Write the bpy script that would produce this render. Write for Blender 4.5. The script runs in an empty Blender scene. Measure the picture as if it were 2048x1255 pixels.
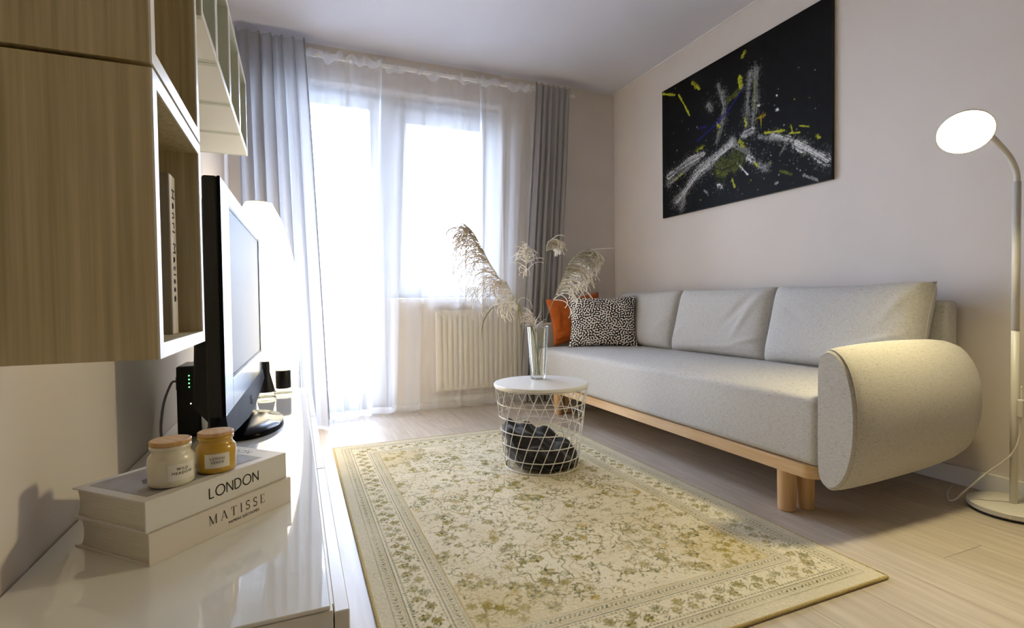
import bpy, bmesh, math, random
import numpy as np
from mathutils import Matrix, Vector

random.seed(7)
rng = np.random.default_rng(11)
scene = bpy.context.scene
C = bpy.context.scene.collection
PI = math.pi

# ------------------------------------------------------------------ camera
FPX = 1033.56                     # focal length in pixels of a 2048 px wide frame
yaw, pitch, roll = 0.39535, 0.02454, -0.01256
cam_data = bpy.data.cameras.new('camera')
cam_data.sensor_fit = 'HORIZONTAL'
cam_data.sensor_width = 36.0
cam_data.lens = 36.0 * FPX / 2048.0
cam_data.clip_start = 0.02
cam_data.clip_end = 200
cam = bpy.data.objects.new('camera', cam_data)
C.objects.link(cam)
fw = Vector((math.sin(yaw) * math.cos(pitch), math.cos(yaw) * math.cos(pitch), -math.sin(pitch)))
rt = Vector((math.cos(yaw), -math.sin(yaw), 0))
up = rt.cross(fw)
rt2 = math.cos(roll) * rt + math.sin(roll) * up
up2 = -math.sin(roll) * rt + math.cos(roll) * up
cam.matrix_world = Matrix(((rt2.x, up2.x, -fw.x, 0), (rt2.y, up2.y, -fw.y, 0), (rt2.z, up2.z, -fw.z, 0.77), (0, 0, 0, 1)))
scene.camera = cam

# ------------------------------------------------------------------ world, exposure, portal
SKY_STRENGTH = 24.0
world = bpy.data.worlds.new('overcast_sky')
scene.world = world
world.use_nodes = True
bg = world.node_tree.nodes['Background']
bg.inputs['Color'].default_value = (0.65, 0.745, 1.0, 1)
bg.inputs['Strength'].default_value = SKY_STRENGTH

scene.view_settings.view_transform = 'Standard'
scene.view_settings.look = 'None'
scene.view_settings.gamma = 1.0
scene.view_settings.use_curve_mapping = False
scene.view_settings.exposure = 0.34
scene.cycles.max_bounces = 6
scene.cycles.diffuse_bounces = 4
scene.cycles.transparent_max_bounces = 10
scene.cycles.glossy_bounces = 3
scene.cycles.use_adaptive_sampling = True
scene.cycles.adaptive_threshold = 0.12
scene.cycles.sample_clamp_indirect = 8.0
scene.cycles.caustics_reflective = False
scene.cycles.caustics_refractive = False

XL, XR, YW, YB, H = -0.37, 2.49, 3.70, -3.4, 2.49   # room: left wall, right wall, window wall, wall behind, ceiling

pl = bpy.data.lights.new('window_daylight_portal', 'AREA')
pl.shape = 'RECTANGLE'; pl.size = 1.75; pl.size_y = 2.3
pl.cycles.is_portal = True
po = bpy.data.objects.new('window_daylight_portal', pl); C.objects.link(po)
po.location = (0.625, 3.97, 1.13); po.rotation_euler = (-PI / 2, 0, 0)   # faces into the room (-Y)

FLOOR_LAMP_STRENGTH = 260.0
PAPER_LAMP_STRENGTH = 5.8
FLOOR_LAMP_COLOR = (1.0, 0.86, 0.48)
PAPER_LAMP_COLOR = (1.0, 0.87, 0.64)

# ------------------------------------------------------------------ helpers
def lin(h):
    h = h.lstrip('#')
    v = [int(h[i:i + 2], 16) / 255 for i in (0, 2, 4)]
    return tuple(((x + 0.055) / 1.055) ** 2.4 if x > 0.04045 else x / 12.92 for x in v)

def mat(name, color='#ffffff', rough=0.5, metal=0.0, spec=0.5, **kw):
    m = bpy.data.materials.new(name)
    m.use_nodes = True
    b = m.node_tree.nodes['Principled BSDF']
    c = lin(color) if isinstance(color, str) else color
    b.inputs['Base Color'].default_value = (*c, 1)
    b.inputs['Roughness'].default_value = rough
    b.inputs['Metallic'].default_value = metal
    b.inputs['Specular IOR Level'].default_value = spec
    for k, v in kw.items():
        b.inputs[k.replace('_', ' ')].default_value = v
    return m

def nodes(m):
    nt = m.node_tree
    return nt, nt.nodes['Principled BSDF']

def add_noise_color(m, c1, c2, scale=(1, 1, 1), noise=8.0, detail=4, coord='Object', bump=0.0, bump_noise=None, rand=0.0, contrast=(0.3, 0.7)):
    nt, b = nodes(m)
    tc = nt.nodes.new('ShaderNodeTexCoord')
    mp = nt.nodes.new('ShaderNodeMapping'); mp.inputs['Scale'].default_value = scale
    nt.links.new(tc.outputs[coord], mp.inputs['Vector'])
    vec = mp.outputs['Vector']
    if rand > 0:
        oi = nt.nodes.new('ShaderNodeObjectInfo')
        ml = nt.nodes.new('ShaderNodeMath'); ml.operation = 'MULTIPLY'; ml.inputs[1].default_value = 37.0
        nt.links.new(oi.outputs['Random'], ml.inputs[0])
        ad = nt.nodes.new('ShaderNodeVectorMath'); ad.operation = 'ADD'
        nt.links.new(vec, ad.inputs[0]); nt.links.new(ml.outputs[0], ad.inputs[1])
        vec = ad.outputs[0]
    nz = nt.nodes.new('ShaderNodeTexNoise'); nz.inputs['Scale'].default_value = noise; nz.inputs['Detail'].default_value = detail
    nt.links.new(vec, nz.inputs['Vector'])
    cr = nt.nodes.new('ShaderNodeValToRGB')
    cr.color_ramp.elements[0].position = contrast[0]; cr.color_ramp.elements[1].position = contrast[1]
    cr.color_ramp.elements[0].color = (*lin(c1), 1); cr.color_ramp.elements[1].color = (*lin(c2), 1)
    nt.links.new(nz.outputs['Fac'], cr.inputs['Fac'])
    out = cr.outputs['Color']
    if rand > 0:
        hs = nt.nodes.new('ShaderNodeHueSaturation')
        mr = nt.nodes.new('ShaderNodeMapRange'); mr.inputs['To Min'].default_value = 1 - rand; mr.inputs['To Max'].default_value = 1 + rand
        nt.links.new(oi.outputs['Random'], mr.inputs['Value']); nt.links.new(mr.outputs[0], hs.inputs['Value'])
        nt.links.new(out, hs.inputs['Color']); out = hs.outputs['Color']
    nt.links.new(out, b.inputs['Base Color'])
    if bump > 0:
        bp = nt.nodes.new('ShaderNodeBump'); bp.inputs['Strength'].default_value = bump; bp.inputs['Distance'].default_value = 0.002
        src = nz
        if bump_noise:
            src = nt.nodes.new('ShaderNodeTexNoise'); src.inputs['Scale'].default_value = bump_noise; src.inputs['Detail'].default_value = 3
            nt.links.new(vec, src.inputs['Vector'])
        nt.links.new(src.outputs['Fac'], bp.inputs['Height']); nt.links.new(bp.outputs['Normal'], b.inputs['Normal'])
    return m

def link(o, parent=None):
    C.objects.link(o)
    if parent is not None:
        o.parent = parent
    return o

def mesh_obj(name, verts, faces, m, parent=None, smooth=False, loc=None):
    me = bpy.data.meshes.new(name)
    me.from_pydata([tuple(map(float, v)) for v in verts], [], faces)
    me.update()
    if smooth:
        me.polygons.foreach_set('use_smooth', [True] * len(me.polygons))
    if m: me.materials.append(m)
    o = bpy.data.objects.new(name, me)
    if loc: o.location = loc
    return link(o, parent)

def tag(o, label=None, cat=None, group=None, kind=None):
    if label: o['label'] = label
    if cat: o['category'] = cat
    if group: o['group'] = group
    if kind: o['kind'] = kind
    return o

def thing(name, label, cat, loc=(0, 0, 0), rotz=0.0, group=None, rot=None):
    o = bpy.data.objects.new(name, None)
    o.empty_display_size = 0.05
    o.location = loc
    o.rotation_euler = rot if rot else (0, 0, rotz)
    link(o)
    return tag(o, label, cat, group)

class MB:
    """collects simple shapes into one mesh"""
    def __init__(s): s.v = []; s.f = []
    def add(s, v, f):
        n = len(s.v); s.v += [tuple(x) for x in v]; s.f += [tuple(i + n for i in q) for q in f]; return s
    def box(s, x0, x1, y0, y1, z0, z1):
        return s.add([(x0, y0, z0), (x1, y0, z0), (x1, y1, z0), (x0, y1, z0), (x0, y0, z1), (x1, y0, z1), (x1, y1, z1), (x0, y1, z1)],
                     [(0, 3, 2, 1), (4, 5, 6, 7), (0, 1, 5, 4), (1, 2, 6, 5), (2, 3, 7, 6), (3, 0, 4, 7)])
    def bbox(s, x0, x1, y0, y1, z0, z1, bev=0.003, seg=2):
        bm = bmesh.new()
        bmesh.ops.create_cube(bm, size=1)
        for v in bm.verts:
            v.co = ((x0 + x1) / 2 + v.co.x * (x1 - x0), (y0 + y1) / 2 + v.co.y * (y1 - y0), (z0 + z1) / 2 + v.co.z * (z1 - z0))
        bmesh.ops.bevel(bm, geom=list(bm.edges), offset=bev, segments=seg, affect='EDGES', profile=0.5, clamp_overlap=True)
        bm.verts.index_update()
        s.add([tuple(v.co) for v in bm.verts], [tuple(v.index for v in f.verts) for f in bm.faces])
        bm.free(); return s
    def lathe(s, prof, n=32, cx=0, cy=0, cz=0, cap0=True, cap1=True):
        vs = []; fs = []
        for r, z in prof:
            for k in range(n):
                a = 2 * PI * k / n
                vs.append((cx + r * math.cos(a), cy + r * math.sin(a), cz + z))
        m = len(prof)
        for i in range(m - 1):
            for k in range(n):
                k2 = (k + 1) % n
                fs.append((i * n + k, i * n + k2, (i + 1) * n + k2, (i + 1) * n + k))
        if cap0: fs.append(tuple(reversed(range(n))))
        if cap1: fs.append(tuple((m - 1) * n + k for k in range(n)))
        return s.add(vs, fs)
    def tube(s, pts, r, n=8, closed=False, caps=True):
        P = [Vector(p) for p in pts]
        R = r if isinstance(r, (list, tuple, np.ndarray)) else [r] * len(P)
        m = len(P)
        T = []
        for i in range(m):
            if closed: t = P[(i + 1) % m] - P[(i - 1) % m]
            else: t = P[min(i + 1, m - 1)] - P[max(i - 1, 0)]
            T.append(t.normalized() if t.length > 1e-9 else Vector((0, 0, 1)))
        u = T[0].orthogonal().normalized()
        vs = []
        for i in range(m):
            u = (u - T[i] * u.dot(T[i]))
            u = u.normalized() if u.length > 1e-9 else T[i].orthogonal().normalized()
            w = T[i].cross(u)
            for k in range(n):
                a = 2 * PI * k / n
                vs.append(tuple(P[i] + (u * math.cos(a) + w * math.sin(a)) * R[i]))
        fs = []
        for i in range(m if closed else m - 1):
            j = (i + 1) % m
            for k in range(n):
                k2 = (k + 1) % n
                fs.append((i * n + k, i * n + k2, j * n + k2, j * n + k))
        if caps and not closed:
            fs.append(tuple(reversed(range(n)))); fs.append(tuple((m - 1) * n + k for k in range(n)))
        return s.add(vs, fs)
    def prism(s, poly, z0, z1):
        n = len(poly)
        v = [(x, y, z0) for x, y in poly] + [(x, y, z1) for x, y in poly]
        f = [tuple(reversed(range(n))), tuple(range(n, 2 * n))] + [(i, (i + 1) % n, n + (i + 1) % n, n + i) for i in range(n)]
        return s.add(v, f)
    def build(s, name, m, parent=None, smooth=False, loc=None):
        return mesh_obj(name, s.v, s.f, m, parent, smooth, loc)

def smooth_angle(o, deg=40):
    me = o.data
    me.polygons.foreach_set('use_smooth', [True] * len(me.polygons))
    bm = bmesh.new(); bm.from_mesh(me)
    for e in bm.edges:
        if len(e.link_faces) == 2:
            e.smooth = e.calc_face_angle(0) < math.radians(deg)
    bm.to_mesh(me); bm.free()
    return o

def catmull(pts, n=8):
    P = [np.array(p, float) for p in pts]
    P = [2 * P[0] - P[1]] + P + [2 * P[-1] - P[-2]]
    out = []
    for i in range(1, len(P) - 2):
        for k in range(n):
            t = k / n
            out.append(0.5 * ((2 * P[i]) + (-P[i - 1] + P[i + 1]) * t + (2 * P[i - 1] - 5 * P[i] + 4 * P[i + 1] - P[i + 2]) * t * t + (-P[i - 1] + 3 * P[i] - 3 * P[i + 1] + P[i + 2]) * t ** 3))
    out.append(P[-2])
    return out

def grid_faces(nu, nv, wrap=False):
    i, j = np.meshgrid(np.arange(nu - (0 if wrap else 1)), np.arange(nv - 1), indexing='ij')
    i2 = (i + 1) % nu
    return np.stack([i * nv + j, i2 * nv + j, i2 * nv + j + 1, i * nv + j + 1], -1).reshape(-1, 4)

def np_mesh(name, V, F, m, parent=None, smooth=True, col=None, loc=None):
    """fast mesh from numpy arrays (quads), optional per-vertex colour (linear)"""
    me = bpy.data.meshes.new(name)
    V = np.asarray(V, np.float32).reshape(-1, 3); F = np.asarray(F, np.int32)
    me.vertices.add(len(V)); me.vertices.foreach_set('co', V.ravel())
    me.loops.add(F.size); me.loops.foreach_set('vertex_index', F.ravel())
    me.polygons.add(len(F)); me.polygons.foreach_set('loop_start', np.arange(0, F.size, F.shape[1], dtype=np.int32))
    me.polygons.foreach_set('use_smooth', [smooth] * len(F))
    me.update(calc_edges=True); me.validate()
    if col is not None:
        a = me.color_attributes.new('pattern', 'FLOAT_COLOR', 'POINT')
        cc = np.ones((len(V), 4), np.float32); cc[:, :3] = col.reshape(-1, 3)
        a.data.foreach_set('color', cc.ravel())
    if m: me.materials.append(m)
    o = bpy.data.objects.new(name, me)
    if loc: o.location = loc
    return link(o, parent)

def attr_mat(name, rough, spec=0.3, bump=0.0, bscale=400):
    m = mat(name, '#808080', rough, spec=spec)
    nt, b = nodes(m)
    a = nt.nodes.new('ShaderNodeAttribute'); a.attribute_name = 'pattern'
    nt.links.new(a.outputs['Color'], b.inputs['Base Color'])
    if bump:
        tc = nt.nodes.new('ShaderNodeTexCoord')
        nz = nt.nodes.new('ShaderNodeTexNoise'); nz.inputs['Scale'].default_value = bscale
        nt.links.new(tc.outputs['Object'], nz.inputs['Vector'])
        bp = nt.nodes.new('ShaderNodeBump'); bp.inputs['Strength'].default_value = bump; bp.inputs['Distance'].default_value = 0.002
        nt.links.new(nz.outputs['Fac'], bp.inputs['Height']); nt.links.new(bp.outputs['Normal'], b.inputs['Normal'])
    return m

def fft_noise(shape, lo, hi):
    """band-limited noise, wavelengths between lo and hi cells, unit variance"""
    w = rng.standard_normal(shape)
    F = np.fft.fft2(w)
    fy = np.fft.fftfreq(shape[0])[:, None]; fx = np.fft.fftfreq(shape[1])[None, :]
    f = np.hypot(fx, fy)
    F *= ((f > 1 / hi) & (f < 1 / lo))
    o = np.real(np.fft.ifft2(F))
    return o / (o.std() + 1e-9)

def text_mesh(name, body, size, m, parent, matrix, align='LEFT', spacing=1.0, extrude=0.0002):
    cu = bpy.data.curves.new(name + '_curve', 'FONT')
    cu.body = body; cu.size = size; cu.align_x = align; cu.space_character = spacing; cu.extrude = extrude
    cu.resolution_u = 3
    tmp = bpy.data.objects.new(name + '_tmp', cu); C.objects.link(tmp)
    dg = bpy.context.evaluated_depsgraph_get()
    me = bpy.data.meshes.new_from_object(tmp.evaluated_get(dg))
    bpy.data.objects.remove(tmp); bpy.data.curves.remove(cu)
    me.name = name
    me.materials.clear(); me.materials.append(m)
    o = bpy.data.objects.new(name, me)
    o.matrix_local = matrix
    return link(o, parent)

# stroke capitals: (thick strokes, thin strokes) in a box 1 high; width given
def arc(cx, cy, rx, ry, a0, a1, n=14):
    return [(cx + rx * math.cos(math.radians(a0 + (a1 - a0) * i / n)), cy + ry * math.sin(math.radians(a0 + (a1 - a0) * i / n))) for i in range(n + 1)]
SANS = {'L': (0.48, [[(0, 1), (0, 0), (0.46, 0)]]), 'O': (1.0, [arc(0.5, 0.5, 0.5, 0.52, 0, 360, 36)]),
        'N': (0.72, [[(0, 0), (0, 1)], [(0, 1), (0.7, 0)], [(0.7, 0), (0.7, 1)]]),
        'D': (0.74, [[(0, 0), (0, 1), (0.24, 1)] + arc(0.24, 0.5, 0.48, 0.5, 90, -90, 18) + [(0, 0)]])}
SERIF = {  # list of (thickness factor, polyline); serifs are drawn as thin short bars
    'M': (0.95, [(0.35, [(0.1, 0), (0.1, 1)]), (1, [(0.1, 1), (0.48, 0.05)]), (0.35, [(0.48, 0.05), (0.85, 1)]), (1, [(0.85, 0), (0.85, 1)])], [(0.1, 0), (0.85, 0), (0.07, 1), (0.88, 1)]),
    'A': (0.8, [(0.35, [(0.08, 0), (0.4, 1)]), (1, [(0.4, 1), (0.74, 0)]), (0.35, [(0.2, 0.36), (0.6, 0.36)])], [(0.08, 0), (0.74, 0)]),
    'T': (0.72, [(1, [(0.36, 0), (0.36, 1)]), (0.4, [(0.02, 1), (0.7, 1)]), (0.4, [(0.03, 1), (0.01, 0.8)]), (0.4, [(0.69, 1), (0.71, 0.8)])], [(0.36, 0)]),
    'I': (0.3, [(1, [(0.15, 0), (0.15, 1)])], [(0.15, 0), (0.15, 1)]),
    'S': (0.55, [(0.85, arc(0.27, 0.75, 0.2, 0.25, 40, 270, 14) + arc(0.27, 0.25, 0.22, 0.25, 90, -140, 14)), (0.4, [(0.45, 1), (0.45, 0.78)]), (0.4, [(0.06, 0), (0.06, 0.24)])], []),
    'E': (0.62, [(1, [(0.1, 0), (0.1, 1)]), (0.4, [(0.0, 1), (0.52, 1), (0.54, 0.8)]), (0.4, [(0.1, 0.52), (0.42, 0.52)]), (0.4, [(0.0, 0), (0.54, 0), (0.58, 0.22)])], [])}

def stroke_quads(mb, pts, w, z=0.0):
    for (x0, y0), (x1, y1) in zip(pts[:-1], pts[1:]):
        dx, dy = x1 - x0, y1 - y0
        l = math.hypot(dx, dy) or 1
        nx, ny = -dy / l * w / 2, dx / l * w / 2
        ex, ey = dx / l * w * 0.15, dy / l * w * 0.15
        mb.add([(x0 - ex + nx, y0 - ey + ny, z), (x0 - ex - nx, y0 - ey - ny, z), (x1 + ex - nx, y1 + ey - ny, z), (x1 + ex + nx, y1 + ey + ny, z)], [(0, 1, 2, 3)])

def stroke_text(name, body, size, thick, gap, m, parent, matrix, serif=False):
    mb = MB(); x = 0.0
    for ch in body:
        if serif:
            w, st, sf = SERIF[ch]
            for f, p in st: stroke_quads(mb, [((x + a) * size, b * size) for a, b in p], thick * max(f, 0.3) * size)
            for a, b in sf: stroke_quads(mb, [((x + a - 0.11) * size, b * size), ((x + a + 0.11) * size, b * size)], thick * 0.3 * size)
        else:
            w, st = SANS[ch]
            for p in st: stroke_quads(mb, [((x + a) * size, b * size) for a, b in p], thick * size)
        x += w + gap
    o = mb.build(name, m, parent)
    o.matrix_local = matrix
    return o

# ------------------------------------------------------------------ materials
def ray_mix(name, build):
    m = bpy.data.materials.new(name); m.use_nodes = True
    nt = m.node_tree; nt.nodes.clear()
    out = nt.nodes.new('ShaderNodeOutputMaterial')
    nt.links.new(build(nt), out.inputs['Surface'])
    return m

def sheer_build(nt, transp=0.5, col=(0.94, 0.945, 0.96), trans_share=0.85):
    t = nt.nodes.new('ShaderNodeBsdfTransparent'); t.inputs['Color'].default_value = (1, 1, 1, 1)
    d = nt.nodes.new('ShaderNodeBsdfDiffuse'); d.inputs['Color'].default_value = (*col, 1)
    l = nt.nodes.new('ShaderNodeBsdfTranslucent'); l.inputs['Color'].default_value = (*col, 1)
    a = nt.nodes.new('ShaderNodeMixShader'); a.inputs[0].default_value = trans_share
    nt.links.new(d.outputs[0], a.inputs[1]); nt.links.new(l.outputs[0], a.inputs[2])
    x = nt.nodes.new('ShaderNodeMixShader')
    x.inputs[0].default_value = 1 - transp
    nt.links.new(t.outputs[0], x.inputs[1]); nt.links.new(a.outputs[0], x.inputs[2])
    return x.outputs[0]

def curtain_build(nt):
    col = (0.47, 0.46, 0.465)
    d = nt.nodes.new('ShaderNodeBsdfDiffuse'); l = nt.nodes.new('ShaderNodeBsdfTranslucent')
    tc = nt.nodes.new('ShaderNodeTexCoord')
    mp = nt.nodes.new('ShaderNodeMapping'); mp.inputs['Scale'].default_value = (1, 1, 0.4)
    nz = nt.nodes.new('ShaderNodeTexNoise'); nz.inputs['Scale'].default_value = 260; nz.inputs['Detail'].default_value = 2
    nt.links.new(tc.outputs['Object'], mp.inputs['Vector']); nt.links.new(mp.outputs['Vector'], nz.inputs['Vector'])
    cr = nt.nodes.new('ShaderNodeValToRGB')
    cr.color_ramp.elements[0].color = (col[0] * 0.85, col[1] * 0.85, col[2] * 0.85, 1); cr.color_ramp.elements[1].color = (col[0] * 1.12, col[1] * 1.12, col[2] * 1.12, 1)
    nt.links.new(nz.outputs['Fac'], cr.inputs['Fac'])
    nt.links.new(cr.outputs['Color'], d.inputs['Color']); nt.links.new(cr.outputs['Color'], l.inputs['Color'])
    x = nt.nodes.new('ShaderNodeMixShader'); x.inputs[0].default_value = 0.50
    nt.links.new(d.outputs[0], x.inputs[1]); nt.links.new(l.outputs[0], x.inputs[2])
    return x.outputs[0]

def glass_build(nt, tint=(0.97, 0.985, 0.98), refl=0.06, edge=0.0):
    t = nt.nodes.new('ShaderNodeBsdfTransparent'); t.inputs['Color'].default_value = (*tint, 1)
    g = nt.nodes.new('ShaderNodeBsdfGlossy'); g.inputs['Roughness'].default_value = 0.02; g.inputs['Color'].default_value = (0.95, 0.97, 0.97, 1)
    lw = nt.nodes.new('ShaderNodeLayerWeight'); lw.inputs['Blend'].default_value = 0.25
    mr = nt.nodes.new('ShaderNodeMapRange'); mr.inputs['To Min'].default_value = refl; mr.inputs['To Max'].default_value = 0.75
    nt.links.new(lw.outputs['Fresnel'], mr.inputs['Value'])
    x = nt.nodes.new('ShaderNodeMixShader')
    nt.links.new(mr.outputs[0], x.inputs[0]); nt.links.new(t.outputs[0], x.inputs[1]); nt.links.new(g.outputs[0], x.inputs[2])
    return x.outputs[0]

M = {}
M['wall'] = add_noise_color(mat('wall_paint', '#ddd4cb', 0.85, spec=0.2), '#dbd2c9', '#e0d7ce', noise=3, bump=0.05, bump_noise=120)
M['ceiling'] = add_noise_color(mat('ceiling_paint', '#d9d6dc', 0.9, spec=0.1), '#d7d4da', '#dcdadf', noise=2)
M['white_trim'] = mat('white_trim', '#e6e4e0', 0.45)
M['floor'] = add_noise_color(mat('pale_oak_floor', '#b9ab99', 0.36, spec=0.4), '#b2a697', '#cabfb0', scale=(9, 0.7, 1), noise=5, detail=9, rand=0.06, bump=0.12, contrast=(0.28, 0.72))
M['subfloor'] = mat('subfloor', '#5f564c', 0.9)
M['oak'] = add_noise_color(mat('oak_veneer', '#a98a5c', 0.5, spec=0.3), '#b0a37e', '#d8c8a3', scale=(34, 34, 0.7), noise=5, detail=9, rand=0.03, bump=0.06, contrast=(0.3, 0.72))
M['white_lac'] = mat('white_lacquer', '#e9e7e2', 0.28, spec=0.5)
M['white_matt'] = mat('white_foil', '#f1f0e9', 0.5, spec=0.4)
M['white_gloss'] = mat('white_gloss_glass', '#e8e7e2', 0.05, spec=0.5, Coat_Weight=0.6, Coat_Roughness=0.02)
M['sage'] = mat('pale_sage_foil', '#d3d6c6', 0.5, spec=0.3)
M['gap'] = mat('dark_gap', '#15120f', 0.9)
M['birch'] = add_noise_color(mat('birch_wood', '#d3a877', 0.45), '#c9a270', '#e0c197', scale=(8, 0.6, 8), noise=5, detail=6, bump=0.04)
M['birch_v'] = add_noise_color(mat('birch_leg_wood', '#cfa06c', 0.45), '#c69c69', '#dcb88b', scale=(8, 8, 0.7), noise=5, detail=6, bump=0.04)
M['pvc'] = mat('white_window_plastic', '#dfe2e6', 0.35)
M['sheer'] = ray_mix('white_sheer_voile', lambda nt: sheer_build(nt, 0.69))
M['hem'] = ray_mix('sheer_hem', lambda nt: sheer_build(nt, 0.40))
M['curtain'] = ray_mix('grey_curtain_cloth', curtain_build)
M['glass'] = ray_mix('window_glass', lambda nt: glass_build(nt, refl=0.03))
M['vase_glass'] = ray_mix('clear_vase_glass', lambda nt: glass_build(nt, (0.97, 0.98, 0.975), refl=0.04))
M['small_glass'] = ray_mix('clear_bottle_glass', lambda nt: glass_build(nt, (0.93, 0.95, 0.92), refl=0.15))
M['radiator'] = mat('cream_radiator_enamel', '#e9e2d2', 0.4)
M['black_gloss'] = mat('black_gloss_plastic', '#08080a', 0.2, spec=0.08)
M['black_matt'] = mat('black_matt_plastic', '#0b0b0c', 0.45)
M['screen'] = mat('dark_screen_glass', '#0c0d10', 0.34, spec=0.05)
M['chin'] = mat('blue_grey_plastic', '#14161e', 0.55, spec=0.12)
M['tv_silver'] = mat('grey_logo', '#9a9ca4', 0.3, metal=0.6)
M['paper'] = add_noise_color(mat('book_paper', '#d9d3c6', 0.9, spec=0.1), '#c9c2b4', '#ded9cd', scale=(1, 1, 60), noise=14, detail=3)
M['book_white'] = mat('white_book_cover', '#dcd9d6', 0.45)
M['book_cream'] = mat('cream_book_cover', '#d8d0c8', 0.5)
M['book_grey'] = mat('grey_book_cover', '#a09a93', 0.5)
M['ink'] = mat('black_ink', '#131211', 0.6)
M['ink_soft'] = mat('brown_black_ink', '#2b2724', 0.6)
M['photo'] = add_noise_color(mat('cover_photo_print', '#8e8a8a', 0.4), '#6f6a6a', '#b1aeb0', scale=(2, 2, 2), noise=5, detail=3)
M['photo_dark'] = add_noise_color(mat('cover_photo_dark_print', '#4a4448', 0.4), '#2c282c', '#6a6468', scale=(9, 5, 2), noise=9, detail=5)
M['wax_white'] = mat('cream_wax', '#ddd6c3', 0.25, spec=0.6, Coat_Weight=0.5, Subsurface_Weight=0.15)
M['wax_yellow'] = mat('yellow_wax', '#c39a26', 0.25, spec=0.6, Coat_Weight=0.5, Subsurface_Weight=0.1)
M['lid_wood'] = add_noise_color(mat('pale_lid_wood', '#cda56f', 0.5), '#bf9259', '#d8b27e', scale=(20, 3, 3), noise=6, detail=5)
M['label_paper'] = mat('white_paper_label', '#e4e0d8', 0.6)
M['lamp_metal'] = mat('white_painted_metal', '#d6d2c8', 0.4)
M['wire'] = mat('white_wire', '#e2dfd8', 0.35)
M['table_white'] = mat('white_tabletop', '#e9e6df', 0.3)
M['cord'] = mat('white_cord', '#cfcac0', 0.5)
M['cord_grey'] = mat('grey_cord', '#8f8b88', 0.5)
M['led'] = mat('green_led', '#20ff40', 0.5, Emission_Color=(0.1, 1, 0.2, 1), Emission_Strength=6.0)
M['led_w'] = mat('white_led', '#ffffff', 0.5, Emission_Color=(0.8, 1, 0.9, 1), Emission_Strength=4.0)
M['stem'] = add_noise_color(mat('dry_green_stem', '#8b8a55', 0.6), '#70703f', '#a8a271', noise=12)
def plume_mat(name, c1, c2):
    def build(nt):
        d = nt.nodes.new('ShaderNodeBsdfDiffuse'); l = nt.nodes.new('ShaderNodeBsdfTranslucent')
        tc = nt.nodes.new('ShaderNodeTexCoord'); nz = nt.nodes.new('ShaderNodeTexNoise'); nz.inputs['Scale'].default_value = 25
        nt.links.new(tc.outputs['Object'], nz.inputs['Vector'])
        cr = nt.nodes.new('ShaderNodeValToRGB'); cr.color_ramp.elements[0].position = 0.3; cr.color_ramp.elements[1].position = 0.7
        cr.color_ramp.elements[0].color = (*lin(c1), 1); cr.color_ramp.elements[1].color = (*lin(c2), 1)
        nt.links.new(nz.outputs['Fac'], cr.inputs['Fac'])
        nt.links.new(cr.outputs['Color'], d.inputs['Color']); nt.links.new(cr.outputs['Color'], l.inputs['Color'])
        x = nt.nodes.new('ShaderNodeMixShader'); x.inputs[0].default_value = 0.58
        nt.links.new(d.outputs[0], x.inputs[1]); nt.links.new(l.outputs[0], x.inputs[2])
        return x.outputs[0]
    return ray_mix(name, build)
M['plume'] = plume_mat('dry_cream_plume', '#f4ecdc', '#fefaf2')
M['plume2'] = plume_mat('dry_pinkish_plume', '#eadfd3', '#faf3ea')
M['blanket'] = add_noise_color(mat('charcoal_fleece', '#2a292b', 0.95, spec=0.1, Sheen_Weight=0.3), '#1f1e20', '#363538', noise=60, bump=0.5, bump_noise=240)
M['orange'] = add_noise_color(mat('rust_orange_velvet', '#a8521a', 0.85, spec=0.1, Sheen_Weight=0.2), '#96460f', '#b95f22', noise=9, bump=0.1, bump_noise=200)
M['concrete'] = add_noise_color(mat('grey_concrete', '#8d9096', 0.9), '#84878d', '#989ba0', noise=4)
M['street'] = add_noise_color(mat('grey_street', '#85878a', 0.95), '#7d7f82', '#8c8e91', noise=0.4)
M['facade'] = mat('pale_facade', '#e2e0da', 0.9)
M['facade_glass'] = mat('facade_window_glass', '#a9b4bd', 0.2)
M['rail_paint'] = mat('pale_railing_paint', '#d6dde2', 0.5)

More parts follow.
